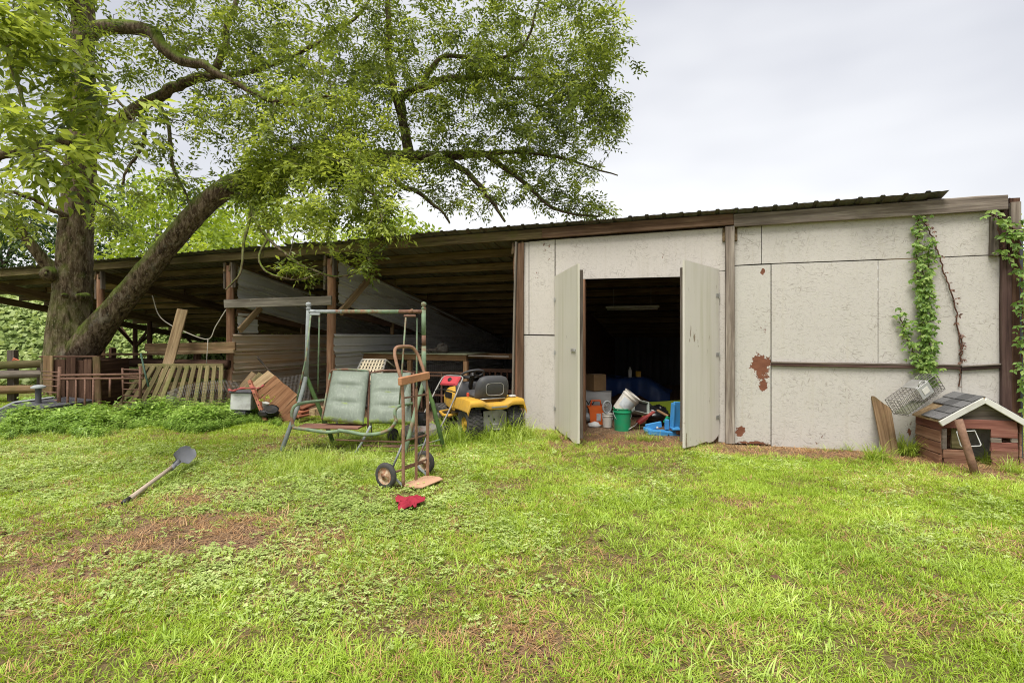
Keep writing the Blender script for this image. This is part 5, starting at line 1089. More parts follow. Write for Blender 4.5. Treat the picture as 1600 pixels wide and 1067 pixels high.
# ------------------------------------------------------------------ rabbit hutch in the open bay
M['hutch_wood'] = wood('hutch_timber', (.12, .06, .03), (.28, .165, .085), (.42, .28, .16), vary=.2)
dH = .85; xa, xb, xc = BL(560, 550, dH).x, BL(728, 550, dH).x, BL(784, 550, dH).x; zt = BL(640, 556, dH).z
hu = thing('rabbit_hutch', 'wooden hutch with chicken wire front and rusty inner gate behind the mowers', 'hutch', BW(xa, dH), -AL); off = Vector((xa, dH, 0)); W = xb - xa; W2 = xc - xa
beam('top_rail', (-.05, 0, zt - .02), (W + .02, 0, zt - .02), .05, .11, M['hutch_wood'], hu); beam('top_rail', (-.05, .95, zt - .02), (W2, .95, zt - .02), .05, .11, M['hutch_wood'], hu)
for x in (0, W*.5, W): beam('hutch_post', (x, 0, 0), (x, 0, zt - .08), .09, .07, M['hutch_wood'], hu, up=(0, 1, 0))
for x in (W2 - .05, 0): beam('hutch_post', (x, .9, 0), (x, .9, zt - .08), .08, .07, M['dark_brown'], hu, up=(0, 1, 0))
MB().box((W/2 - .02, .45, zt + .045), (W + .16, 1.1, .014)).build('top_sheet', plain('mildewed_plywood', (.30, .31, .20), .8, .15, (.12, .12, .05), .7), hu)
beam('ragged_edge', (W + .05, .02, zt + .02), (W2 + .05, .25, zt + .0), .12, .022, M['grey_chip'], hu, rough=3)
diamond(MB(), (0, .03, .08), (W, 0, 0), (0, 0, zt - .15), 56, 34, .0022).build('chicken_wire', M['wire'], hu)
for z in (zt - .30, zt - .36, .35): MB().bar((.02, -.04, z), (W - .03, -.04, z), .025, .035, bev=.004).build('gate_rail', M['rust'], hu)
for x in (.05, W*.34, W*.62, W*.80, W - .08): MB().bar((x, -.045, .1), (x, -.045, zt - .30), .03, .022, (0, 1, 0)).build('gate_bar', M['rust'], hu)
for k in range(5): beam('side_slat', (W + .12 + k*.12, .55, .15), (W + .12 + k*.12, .55, zt - .3), .035, .03, M['dark_brown'], hu, up=(0, 1, 0))
for z in (zt - .28, .4): beam('side_rail', (W, .57, z), (W2, .57, z), .04, .07, M['dark_brown'], hu)
dw = thing('driftwood', 'pale twisted driftwood pieces lying on top of the hutch', 'driftwood', BW(BL(668, 545, 1.1).x, 1.1, zt + .05), -AL); mb = MB()
for (pts, r0) in (([(-.22, 0, .03), (-.1, .05, .07), (.05, .0, .06), (.2, .05, .09), (.34, .02, .19)], .045), ([(-.3, .1, .02), (-.15, -.05, .10), (-.05, .02, .05)], .035), ([(.0, .1, .03), (.18, -.05, .05), (.42, .05, .04)], .03), ([(-.3, 0, .05), (-.34, .02, .14)], .02)):
    q = smooth_path([a + (0,) for a in pts], 4); mb.tube([tuple(p[:3]) for p in q], [r0*(.6 + .5*math.sin(i*1.3)**2)*(1 - .6*i/len(q)) for i in range(len(q))], 7)
mb.build('branch', M['grey_wood'], dw, smooth=True); MB().grid(lump((.26, .12, .08), (.12, .10, .11), 5, .3)).build('stump', M['grey_chip'], dw, smooth=True)
# --- webbed lawn chair behind the swing
M['web'] = plain('cream_webbing', (.50, .43, .30), .7, .2, (.2, .15, .08), .5)
ch = thing('lawn_chair', 'old lawn chair with woven cream straps behind the swing cushions', 'chair', P(575, 640, 8.0)); ch.location.z = 0
a, b, c, d = P(566, 562, 8.1), P(603, 562, 8.3), P(592, 600, 7.8), P(548, 598, 7.6)
for k in range(9):
    u = k/8; p0, p1 = a.lerp(b, u), d.lerp(c, u); MB().bar(p0 + Vector((0, .004*(k % 2), 0)), p1, .026, .003, (0, -1, .4)).build('strap', M['web'], ch, True)
for k in range(8):
    u = k/7; p0, p1 = a.lerp(d, u), b.lerp(c, u); MB().bar(p0 + Vector((0, -.005, .002)), p1 + Vector((0, -.005, .002)), .024, .003, (0, -1, .4)).build('strap', M['web'], ch, True)
for p0, p1 in ((a, d), (b, c)):
    e = p0 + (p1 - p0)*2.1; e.z = .4; MB().tube([p0, p1, e, e + Vector((.0, .1, -.4))], .012, 8).build('frame_tube', M['galv'], ch, True, True)
MB().tube([a, b, b + Vector((.12, .1, -.12))], .011, 8).build('top_tube', M['galv'], ch, True, True)

# ------------------------------------------------------------------ what stands inside the doorway
def bucket(name, label, c, r, h, mat, M3=None, label_m=None, handle=True):
    o = thing(name, label, 'bucket', c); k = M3
    MB().lathe([(r*.86, 0), (r*.99, h*.80), (r*1.06, h*.81), (r*1.06, h*.86), (r, h*.87), (r, h*.96), (r*1.05, h*.965), (r*1.05, h), (r*.96, h), (r*.84, .012), (0, .012)], 28, k, caps=False).lathe([(0, 0), (r*.86, 0)], 28, k, caps=False).build('bucket_body', mat, o, smooth=True, angle=35)
    if handle:
        q = [Vector((r*1.06*math.cos(a), -r*.35*math.sin(a)*2.2, h*.86 - h*.48*math.sin(a))) for a in np.linspace(0, math.pi, 16)]
        MB().tube([k @ p if k else p for p in q], .004, 6).build('bail', M['galv'], o, smooth=True)
    if label_m:
        V = [[Vector((r*.965*math.cos(a), r*.965*math.sin(a), z)) for a in np.linspace(-2.4, -.75, 14)] for z in (h*.25, h*.7)]
        for row, s in ((V[0], .955), (V[1], 1.005)):
            for p in row: p.x *= s*1.012; p.y *= s*1.012
        MB().grid([[k @ p if k else p for p in row] for row in V]).build('paper_label', label_m, o, smooth=True)
    return o
M['green_pl'] = plain('green_bucket_plastic', (.015, .30, .13), .4, .45, (.16, .10, .05), .35)
M['white_pl'] = plain('dirty_white_plastic', (.58, .55, .49), .45, .4, (.25, .17, .10), .55)
M['orange_pl'] = plain('orange_plastic', (.75, .14, .02), .45, .4, (.25, .10, .04), .35)
M['blue_pl'] = plain('sky_blue_plastic', (.06, .28, .58), .4, .45, (.10, .13, .16), .3)
M['label_print'] = plain('faded_label', (.55, .58, .60), .7, .2, (.2, .25, .3), .6, ds=22)
M['card'] = plain('brown_cardboard', (.36, .23, .12), .85, .15, (.2, .12, .06), .3)
M['lime'] = plain('lime_plastic', (.38, .50, .02), .45, .4, (.2, .2, .03), .25)
M['tarp'] = plain('blue_tarp', (.012, .035, .12), .45, .45, (.01, .015, .03), .5, ds=8)
gB = Vector((1.70, 7.89, 0)); bucket('green_bucket', 'bright green plastic bucket with wire bail just inside the doorway', gB, .137, .345, M['green_pl'])
bucket('white_bucket', 'dirty white bucket tipped over on top of the green bucket', gB + Vector((-.045, .0, .30)), .135, .33, M['white_pl'], Euler((R(8), R(38), 0)).to_matrix(), M['label_print'])
bucket('white_pail', 'small white pail left of the green bucket', P(949, 667, 8.12), .082, .215, M['white_pl'], None, None, True)
ob = thing('orange_bin', 'square orange plastic tub with a white label on the barn floor', 'tub', P(931, 660, 8.5)); ob.location.z = 0
MB().prism([(-.10, 0), (.10, 0), (.125, .26), (.14, .26), (.14, .29), (-.14, .29), (-.14, .26), (-.125, .26)], 1, -.10, .10).build('tub_body', M['orange_pl'], ob); MB().box((.03, -.103, .12), (.07, .004, .12)).build('paper_label', M['label_print'], ob)
MB().tube([(-.09, 0, .29), (-.07, 0, .38), (.07, 0, .38), (.09, 0, .29)], .014, 8).build('handle', M['orange_pl'], ob, smooth=True)
pc = thing('pet_carrier', 'pale grey pet carrier with slotted sides under the cardboard box', 'pet carrier', Vector((1.44, 9.0, 0)), R(-12))
rows = [[(x, y, z) for (y, z) in ((-.2, .02), (-.215, .24), (-.22, .26), (-.2, .40), (-.14, .485), (0, .50), (.14, .485), (.2, .40), (.215, .24), (.2, .02))] for x in (-.30, -.28, 0, .28, .30)]
MB().grid(rows).prism([(y, z) for (y, z) in ((-.2, .02), (-.215, .24), (-.2, .40), (-.14, .485), (.14, .485), (.2, .40), (.215, .24), (.2, .02))], 0, -.30, -.295).build('shell', plain('pale_grey_plastic', (.42, .42, .40), .5, .4), pc, smooth=True, angle=40)
for i in range(8): MB().box((-.24 + i*.035, -.2175, .31), (.014, .012, .07), Euler((0, .5 if i % 2 else -.5, 0)).to_matrix()).build('slot', M['black'], pc)
net(MB(), (.303, -.14, .08), (0, .28, 0), (0, 0, .32), 8, 9, .003).build('wire_door', M['wire'], pc)
cb = thing('cardboard_box', 'closed brown cardboard box on top of the pet carrier', 'box', Vector((1.47, 9.0, .50)), R(28)); MB().box((0, 0, .14), (.26, .26, .28), None, .004).build('carton', M['card'], cb); MB().box((0, -.004, .2815), (.262, .005, .003)).box((0, 0, .2813), (.26, .06, .002)).build('tape', plain('packing_tape', (.45, .33, .2), .3, .5), cb)
# --- chest under a tarp
cx_ = P(985, 640, 9.6); cst = thing('wooden_chest', 'brown wooden chest behind the buckets, mostly under a tarp', 'chest', (cx_.x, cx_.y, 0), -AL)
for z in (.06, .16, .26, .36): beam('chest_board', (-.55, -.28, z), (.55, -.28, z), .02, .097, M['fascia_brown'], cst)
for x in (-.55, .55): beam('chest_side', (x, -.27, .21), (x, .27, .21), .02, .40, M['fascia_brown'], cst)
MB().box((0, 0, .415), (1.14, .6, .02)).build('chest_lid', M['fascia_brown'], cst)
tp = thing('blue_tarp', 'dark blue tarp draped over the chest inside the doorway', 'tarp', (cx_.x, cx_.y, .43), -AL); rows = []
for i in range(21):
    row = []
    for j in range(33):
        u, v = i/20, j/32; y = -.42 + .84*u; x = -.52 + 1.25*v; z = .19 + .10*float(fbm([u*3], [v*4], None, 12, 3)[0]) - .25*float(sstep(.62, 1.0, v)) - .30*float(sstep(.22, 0, u)) + .035*math.sin(v*24 + u*3)*float(sstep(.4, 0, u))
        row.append((x, y + .03*math.sin(v*19)*(1-u), z))
    rows.append(row)
MB().grid(rows).grid([[(p[0], p[1]+.004, p[2]-.004) for p in r_] for r_ in rows]).build('tarp_sheet', M['tarp'], tp, smooth=True)
for (dx, dy, r, h, mat, lab) in ((-.02, .1, .035, .20, 'white_pl', 'thin pale bottle standing on the tarp'), (.14, .05, .05, .13, 'yellow', 'small dull yellow can standing on the tarp')):
    o = thing('bottle' if h > .15 else 'paint_can', lab, 'bottle' if h > .15 else 'can', BW(*(W2B(Vector((cx_.x, cx_.y, 0))) + Vector((dx, dy, .66))))); MB().lathe([(r, 0), (r, h*.7), (r*.5, h*.85), (r*.5, h), (0, h)] if h > .15 else [(r, 0), (r*1.05, .005), (r, .01), (r, h*.95), (r*1.05, h), (0, h*.98)], 14).build('body', M[mat], o, smooth=True, angle=40)
# --- fan, tub, trimmer, bag, lime board, blue stand
fn = thing('round_fan', 'grey round fan head standing in the white pail', 'fan', P(949, 645, 8.2)); c = P(948.5, 636, 8.2)
for r_, rr_ in ((.095, .014), (.06, .004), (.03, .004)): MB().tube([c + Vector((r_*.72*math.cos(a), r_*.5*math.cos(a)*.4, r_*math.sin(a))) for a in np.linspace(0, 2*math.pi, 24, endpoint=False)], rr_, 8, closed=True).build('guard_ring', M['plast_grey'], fn, True, True)
mb = MB(); 
for a in np.linspace(0, 2*math.pi, 4, endpoint=False): mb.bar(c, c + Vector((.06*math.cos(a), .02*math.cos(a), .085*math.sin(a))), .03, .004, (0, 1, .3))
mb.build('blades', M['steel_dirty'], fn, True); MB().tube([c - Vector((0, 0, .09)), c - Vector((0, 0, .2))], .014, 8).build('stem', M['plast_grey'], fn, True, True)
tb2 = thing('plastic_tray', 'pale plastic tray tipped on its side right of the buckets', 'tray', P(998, 650, 8.25)); Mt = Euler((R(62), R(14), R(12))).to_matrix(); c = P(998, 638, 8.25)
mb = MB()
for (cc, dd) in (((0, 0, 0), (.26, .20, .01)), ((-.13, 0, .05), (.012, .21, .10)), ((.13, 0, .05), (.012, .21, .10)), ((0, -.10, .05), (.27, .012, .10)), ((0, .10, .05), (.27, .012, .10))): mb.box(c + Mt @ Vector(cc), dd, Mt, .003)
mb.build('tray_body', plain('pale_green_plastic', (.45, .50, .44), .5, .4, (.15, .13, .1), .5), tb2, True)
MB().box(c + Mt @ Vector((0, 0, .03)), (.24, .18, .04), Mt, .01).build('tray_fill', M['black'], tb2, True)  # black block filling the inside of the tray
bg = thing('rubbish_bag', 'black plastic rubbish bag slumped behind the red trimmer', 'bag', P(1022, 660, 8.35)); MB().grid(lump(P(1024, 648, 8.35), (.22, .17, .15), 14, .42, 22, 30, 3.2)).build('bag_body', plain('shiny_black_bag', (.008, .008, .009), .28, .5, (.02, .02, .02), .2), bg, True, True)
MB().grid(lump(P(1008, 640, 8.4), (.06, .06, .08), 3, .5)).build('bag_neck', bg.children[0].data.materials[0], bg, True, True)
tr = thing('hedge_trimmer', 'dirty red hedge trimmer lying against the black bag', 'trimmer', P(1005, 660, 8.0)); a, b = P(996, 661, 7.95), P(1022, 643, 8.1)
MB().bar(a, a.lerp(b, .55), .085, .075, bev=.02).build('housing', plain('dirty_red', (.26, .03, .03), .6, .3, (.08, .05, .04), .6), tr, True); MB().bar(a.lerp(b, .5), b, .055, .03, bev=.006).build('cutter', plain('rusty_red', (.30, .06, .05), .6, .3, (.1, .05, .04), .5), tr, True)
MB().tube([a + Vector((.02, 0, .03)), a + Vector((-.04, -.02, -.03)), P(982, 671, 7.8)], .008, 6).build('guard_rod', M['galv'], tr, True, True)
lm = thing('lime_board', 'lime green plastic sheet leaning at the back of the doorway', 'plastic sheet', P(1040, 650, 8.75)); a, b, c, d = P(1003, 629, 8.9), P(1085, 624, 8.5), P(1085, 652, 8.45), P(1003, 655, 8.85)
MB().add([a, b, c, d] + [p + Vector((0, .02, 0)) for p in (a, b, c, d)], [(0, 1, 2, 3), (7, 6, 5, 4), (0, 4, 5, 1), (1, 5, 6, 2), (2, 6, 7, 3), (3, 7, 4, 0)]).build('sheet', M['lime'], lm, True)
MB().bar(a.lerp(b, .12), c.lerp(d, .55) , .02, .015, (0, -1, 0)).build('strap', M['black'], lm, True)
bs = thing('blue_stand', 'bright blue plastic stand with upright panel and low base inside the doorway', 'stand', P(1038, 681, 7.45)); bs.location.z = 0
def bb(nm, px, py, Y, dims, rot=(0, 0, 0), m='blue_pl'): MB().box(P(px, py, Y), dims, Euler(tuple(R(q_) for q_ in rot)).to_matrix(), .008).build(nm, M[m], bs, True)
bb('upright_panel', 1057, 649, 7.5, (.12, .03, .40), (0, 4, 18)); bb('upright_edge', 1051, 650, 7.48, (.03, .08, .38), (0, 4, 18)); bb('base', 1036, 676, 7.5, (.50, .20, .07), (0, 6, 8)); bb('wing', 1021, 665, 7.55, (.26, .03, .09), (0, -8, 14)); bb('wing', 1012, 671, 7.5, (.10, .14, .05), (0, 10, 0)); bb('short_post', 1042, 663, 7.52, (.06, .06, .15)); bb('tray', 1055, 669, 7.45, (.12, .16, .03), (5, 0, 0)); bb('knob', 1027, 668, 7.5, (.03, .03, .03), m='white_pl')
for px, m in ((1012, 'black'), (1042, 'black'), (1060, 'rust')): MB().lathe([(.0, -.015), (.035, -.015), (.04, 0), (.035, .015), (0, .015)], 14, Matrix.Rotation(R(90), 3, 'X'), P(px, 681 if px < 1060 else 675, 7.42), caps=False).build('wheel', M[m], bs, True, True)
for (px, py, Y, dims, m, nm, lab, cat) in ((918, 652, 8.5, (.12, .08, .07), 'plast_grey', 'crumpled_wrapper', 'grey crumpled wrapper lying by the left door jamb', 'wrapper'), (929, 664, 8.15, (.10, .07, .05), 'white_chip', 'old_shoe', 'pale worn shoe on the floor before the orange tub', 'shoe'), (1049, 655, 7.9, (.05, .03, .03), 'dirt_dark', 'dark_rag', 'small dark rag behind the blue stand', 'rag')):
    o = thing(nm, lab, cat, P(px, py, Y)); MB().grid(lump((0, 0, 0), dims, px, .45, 10, 14, 2.4)).build('body', M[m], o, smooth=True)
o = thing('green_carton', 'small green carton beside the blue stand', 'carton', P(1042, 656, 7.8)); MB().box((0, 0, 0), (.055, .05, .11), Euler((.2, .5, .3)).to_matrix(), .004).box((.01, -.027, .02), (.03, .004, .05), Euler((.2, .5, .3)).to_matrix()).build('carton_body', M['green_pl'], o)
o = thing('wood_scrap', 'brown wood scrap lying above the blue stand', 'wood scrap', P(1034, 646, 7.95)); beam('scrap_body', P(1027, 641, 8.0), P(1044, 650, 7.9), .05, .03, M['hutch_wood'], o, world=True)
o = thing('floor_stick', 'thin pale stick lying on the dirt floor in the doorway', 'stick', P(940, 674, 7.75)); pole('stick_body', P(930, 675.5, 7.7), P(951, 674.5, 7.75), .010, .006, M['tan_wood'], o, True)

# ------------------------------------------------------------------ doghouse (local: x along the front, y to the back)
M['dh_red'] = wood('faded_red_siding', (.11, .038, .028), (.25, .105, .078), (.35, .18, .135), vary=.2)
M['dh_brown'] = wood('worn_red_brown_siding', (.12, .05, .03), (.26, .135, .085), (.40, .25, .17), vary=.25)
M['white_trim'] = plain('white_trim_paint', (.56, .55, .50), .7, .25, (.24, .20, .15), .7)
t = NT('asphalt_shingle', .95, .15); v = rvec(t); c = t.mix(t.noise(v, 60, 4, .7), (.06, .06, .062), (.17, .165, .16)); c = t.hsv(c, .5, 1, t.rng(t.rnd(), 0, 1, .6, 1.3)); t.col(c); t.bump(t.noise(v, 150, 3), .6, .005); M['shingle'] = t.m
DW, DD, HE, HR = .735, .46, .53, .765
dh = thing('doghouse', 'small weathered red doghouse with shingle roof against the white wall', 'doghouse', (4.79, 5.70, 0), R(-11))
XF = Matrix.Rotation(R(-11), 4, 'Z'); XF.translation = Vector((4.79, 5.70, 0)); XI = XF.inverted()
def fx(px, py):                      # photo pixel on the doghouse front -> local x, z
    d = P(px, py, 1.0) - Vector((0, 0, CAMZ)); o_ = XI @ Vector((0, 0, CAMZ)); dl_ = XI.to_3x3() @ d; k = -o_.y/dl_.y; p = o_ + dl_*k; return p.x, p.z
nrow = 4; hb_ = HE/nrow
for i in range(nrow): beam('siding_board', (-.012, 0, hb_*(i+.5)), (-.012, DD, hb_*(i+.5)), .024, hb_ - .006, M['dh_brown'] if i < 3 else M['dh_red'], dh, rough=2); beam('siding_board', (DW+.012, 0, hb_*(i+.5)), (DW+.012, DD, hb_*(i+.5)), .024, hb_ - .006, M['dh_brown'], dh)
for i in range(nrow): beam('siding_board', (0, DD, hb_*(i+.5)), (DW, DD, hb_*(i+.5)), .02, hb_ - .004, M['dh_brown'], dh)
MB().box((DW/2, DD/2, .012), (DW-.03, DD-.03, .02)).build('floor_board', M['dark_brown'], dh)
def fb(nm, x0, y0, x1, y1, m, yy=-.012):
    a, b = fx(x0, y1), fx(x1, y0); z0, z1 = max(0, min(a[1], fx(x1, y1)[1])), fx(x0, y0)[1]*.5 + b[1]*.5
    return beam(nm, (a[0], yy, (z0+z1)/2), (b[0], yy, (z0+z1)/2), .022, z1 - z0, M[m], dh)
fb('front_board', 1471, 655.5, 1587, 668, 'dh_red'); fb('front_board', 1547, 669, 1587, 683, 'dh_red'); fb('front_board', 1547, 684, 1563, 690.5, 'grey_wood'); fb('front_board', 1578, 684, 1588, 690.5, 'grey_wood')
fb('front_board', 1547, 691, 1588, 704, 'dh_red'); fb('front_board', 1547, 704.5, 1588, 717, 'dh_brown'); fb('front_board', 1549, 717.5, 1589, 731, 'dh_brown')
fb('front_board', 1473, 702, 1511, 715, 'dh_brown'); fb('front_board', 1474, 715.5, 1511, 731, 'dh_brown')
fb('front_board', 1471.5, 669, 1477.5, 701, 'grey_wood'); fb('front_board', 1489, 669, 1511, 701, 'olive_wood', .03)
MB().prism([(0, HE), (DW, HE), (DW/2, HR - .01)], 1, -.004, .012).build('gable', M['grey_wood'], dh)
ov = .055; th = math.atan2(HR-HE, DW/2); pit = (HR-HE)/(DW/2)
for s in (-1, 1):
    x0 = DW/2 + s*(DW/2 + ov); z0 = HE - ov*pit
    MB().prism([(x0, z0), (DW/2, HR + (0)), (DW/2, HR + .018), (x0, z0 + .018)] if s < 0 else [(DW/2, HR), (x0, z0), (x0, z0 + .018), (DW/2, HR + .018)], 1, -ov, DD + .01).build('roof_board', M['tan_wood'], dh)
    beam('barge_board', (x0, -ov - .012, z0 - .012), (DW/2 + s*.004, -ov - .012, HR - .012), .02, .062, M['white_trim'], dh)
    nr = 4
    for r_ in range(nr):
        for c_ in range(3):
            u0 = r_/nr; u1 = min(1, (r_ + 1.12)/nr); y0 = -ov + .002 + (DD + ov)*c_/3 - (.05 if r_ % 2 and c_ else 0); y1 = -ov + (DD + ov)*(c_+1)/3 - .004 - (.05 if r_ % 2 and c_ < 2 else 0)
            if s < 0 and c_ == 2 and r_ < 2: continue            # torn off under the trap
            A_ = Vector((x0 + (DW/2 - x0)*u0, 0, z0 + (HR - z0)*u0 + .028 + .004)); B_ = Vector((x0 + (DW/2 - x0)*u1, 0, z0 + (HR - z0)*u1 + .02 + .003)); up_ = Vector((0, 0, .007))
            V = [Vector((A_.x - s*-.006, y0, A_.z)), Vector((A_.x - s*-.006, y1, A_.z)), Vector((B_.x, y1, B_.z)), Vector((B_.x, y0, B_.z))]
            MB().add(V + [p + up_ for p in V], [(3, 2, 1, 0), (4, 5, 6, 7), (0, 1, 5, 4), (1, 2, 6, 5), (2, 3, 7, 6), (3, 0, 4, 7)]).build('shingle', M['shingle'], dh)
q = [fx(*a) for a in ((1490, 673), (1518, 671.5), (1528, 693), (1526, 695), (1498, 696), (1496, 694))]; MB().tube([(a, -.05, z) for a, z in q], .006, 6, closed=True).build('wire_loop', M['white_chip'], dh, smooth=True)
# --- rusty pipe propped on the roof edge
pp_ = thing('iron_pipe', 'thick rusty iron pipe propped against the doghouse roof', 'pipe', G(1525, 744)); pole('pipe_body', G(1525, 744), P(1497.5, 655, 5.42), .037, .037, rusty('brown_pipe_rust', (.22, .13, .09), .9, (.13, .065, .04), (.25, .15, .10)), pp_, True, .15, 16)
# --- wire live trap on the doghouse roof
tpz = thing('animal_trap', 'wire cage trap with grey metal door tilted on the doghouse roof', 'animal trap', P(1435, 636, 5.95))
e0, e1 = P(1408, 648, 5.93), P(1468, 604, 6.0); ax = (e1 - e0); Lx = ax.length; ax.normalize(); sd_ = Vector((.35, -.86, .20)); sd_ = (sd_ - ax*sd_.dot(ax)).normalized(); up_ = ax.cross(sd_); up_ = -up_ if up_.z < 0 else up_; w_ = .20; Lx = .56
o_ = e0 - sd_*.1; mb = MB(); net(mb, o_, ax*Lx, sd_*w_, 13, 5, .003); net(mb, o_ + up_*w_, ax*Lx, sd_*w_, 13, 5, .003); net(mb, o_, ax*Lx, up_*w_, 13, 5, .003); net(mb, o_ + sd_*w_, ax*Lx, up_*w_, 13, 5, .003); net(mb, o_, sd_*w_, up_*w_, 5, 5, .003); net(mb, o_ + ax*Lx, sd_*w_, up_*w_, 5, 5, .003); mb.build('wire_cage', M['wire'], tpz, True)
mb = MB()
for a in (Vector(), sd_*w_, up_*w_, sd_*w_ + up_*w_): mb.tube([o_ + a, o_ + a + ax*Lx], .0045, 6)
for k in (0, Lx): b = o_ + ax*k; mb.tube([b, b + sd_*w_, b + sd_*w_ + up_*w_, b + up_*w_], .0045, 6, closed=True)
mb.build('frame_rod', M['wire'], tpz, True)
F3 = Matrix((ax, sd_, up_)).transposed(); c = o_ + ax*(Lx*.60) + sd_*(w_ + .006) + up_*w_*.62; MB().box(c, (.17, .006, .15), F3, .002).box(o_ + ax*Lx*.6 + sd_*w_*.5 + up_*(w_ + .006), (.17, w_, .006), F3, .002).build('metal_plate', M['galv'], tpz, True)
MB().box(c + sd_*.006, (.085, .004, .075), F3, .002).build('label_plate', M['white_trim'], tpz, True); MB().box(o_ + ax*.14 + sd_*w_*.5 + up_*.012, (.26, w_*.9, .006), F3).build('floor_plate', plain('olive_sheet', (.18, .19, .13), .6, .3), tpz, True); MB().tube([c + up_*.09 - ax*.05, c + up_*.12, c + up_*.09 + ax*.05], .006, 6).build('carry_handle', M['galv'], tpz, True, True)
# --- two boards leaning on the wall
for (x0, y0, x1, y1, w, lab) in ((1391, 716, 1370.5, 620, .15, 'wide weathered plank leaning on the white wall left of the doghouse'), (1400.5, 717, 1384, 621.5, .075, 'narrow weathered lath leaning beside the wide plank')):
    o = thing('leaning_board', lab, 'board', G(x0, y0)); g_ = G(x0, y0); z_ = P(x1, y1, 6.38); beam('board', g_ - Vector((0, 0, .02)), z_, w, .028, M['rail'], o, up=(0, -1, .1), world=True)

# ------------------------------------------------------------------ vines on the wall
def vine(name, label, paths, spread, dens_, size, mat, stem_m, d=-.10, stem=.007, seed=3):
    rg_ = np.random.default_rng(seed); p0 = BL(*paths[0][-1], d); base = BW(p0.x, d, 0); o = thing(name, label, 'vine', base); B, mb = [], MB()
    for pa in paths:
        q = smooth_path([tuple(BW(*BL(a, b, d))) + (0,) for a, b in pa], 8)[:, :3]; q = q + rg_.normal(0, .008, q.shape); mb.tube([Vector(p) for p in q], stem, 5, caps=False)
        for i in range(len(q)-1):
            L_ = np.linalg.norm(q[i+1]-q[i]); n_ = int(dens_*L_ + rg_.uniform()); u = rg_.uniform(0, 1, (n_, 1)); c = q[i] + (q[i+1]-q[i])*u; off = rg_.normal(0, spread, (n_, 2)); out = np.abs(rg_.normal(.0, .05, n_))
            B.append(c + off[:, :1]*np.array([CA, -SA, 0]) + off[:, 1:]*np.array([0, 0, 1.0]) - out[:, None]*np.array([SA, CA, 0]))
    mb.build('stem', stem_m, o, True, True); B = np.concatenate(B); parts = []
    for k in range(3):                                           # three leaflets to each leaf
        n_ = len(B); a = (k-1)*.9; D = np.stack([np.full(n_, math.sin(a))*CA, -np.full(n_, math.sin(a))*SA, np.full(n_, -math.cos(a))], 1) + rg_.normal(0, .35, (n_, 3)) - .35*np.array([SA, CA, 0])
        N = rg_.normal(0, .4, (n_, 3)) - np.array([SA, CA, -.5]); L_ = size*np.repeat(np.random.default_rng(seed).uniform(.45, 1.3, n_), 1); V, Fc, nv, nf = leaflets(B, D, N, L_, L_*.55, .2, .1); parts.append((V, Fc, nv, nf, rg_.uniform(0, 1, n_)))
    link('leaves', leaf_mesh('leaves', parts, mat), None, o, True); return o
M['vine_leaf'] = leafy('vine_leaf', (.07, .14, .02), (.17, .29, .05), (.33, .43, .11), .35)
M['dead_leaf'] = leafy('dead_vine_leaf', (.07, .035, .025), (.15, .085, .06), (.26, .16, .11), .15, .7); M['stem_brown'] = plain('brown_vine_stem', (.10, .05, .035), .9, .1)
vine('green_vine', 'green creeper climbing the white wall above the doghouse', [[(1436, 333), (1433, 400), (1436, 450), (1441, 500), (1446, 560), (1448, 598)], [(1452, 372), (1450, 430), (1450, 500), (1453, 560), (1451, 596)], [(1408, 490), (1416, 520), (1428, 552), (1441, 580), (1446, 600)], [(1441, 420), (1444, 480), (1448, 540), (1450, 590)]], .036, 105, .055, M['vine_leaf'], M['stem_brown'])
vine('dead_vine', 'withered brown vine trailing down the white wall right of the green creeper', [[(1445, 338), (1449, 356), (1458, 370), (1468, 402), (1484, 450), (1493, 490), (1499, 540), (1502, 570), (1499, 604)], [(1499, 520), (1504, 540), (1500, 566)]], .016, 9, .04, M['dead_leaf'], M['stem_brown'], -.085, .008, 5)
vine('corner_vine', 'leafy vine spilling over the top corner of the barn by the downpipe', [[(1548, 335), (1560, 342), (1575, 350), (1590, 362), (1606, 380)], [(1560, 342), (1563, 370), (1570, 392), (1574, 400)], [(1590, 360), (1594, 400), (1597, 470), (1600, 560), (1604, 650)], [(1604, 372), (1606, 430), (1608, 520), (1610, 620)], [(1575, 352), (1580, 372), (1584, 396)]], .06, 30, .065, M['vine_leaf'], M['stem_brown'], -.16, .008, 9)

# ------------------------------------------------------------------ lawn: scattered tufts (one object per kind of growth)
def blade(V, Fq, T, base, yaw, lean, L, w, curve, tint, seg=3):
    k = len(V); d = Vector((math.cos(yaw), math.sin(yaw), 0)); s = Vector((-d.y, d.x, 0)); p = Vector(base); ang = lean
    for i in range(seg):
        q = w/2 * (1 - .55*(i/seg)**1.5); V += [tuple(p - s*q), tuple(p + s*q)]
        p = p + (d*math.sin(ang) + Vector((0, 0, 1))*math.cos(ang)) * (L/seg); ang += curve
        if p.z < .004: p.z = .004
    V.append(tuple(p))
    for i in range(seg-1): Fq.append((k+2*i, k+2*i+1, k+2*i+3, k+2*i+2)); T.append(tint)
    Fq.append((k+2*seg-2, k+2*seg-1, k+2*seg)); T.append(tint)
def tint_mesh(name, V, Fq, T, mat):
    me = bpy.data.meshes.new(name); me.from_pydata(V, [], Fq); a = me.attributes.new('tint', 'FLOAT', 'FACE'); a.data.foreach_set('value', np.array(T, np.float32)); me.materials.append(mat); return me
rg = random.Random(8)
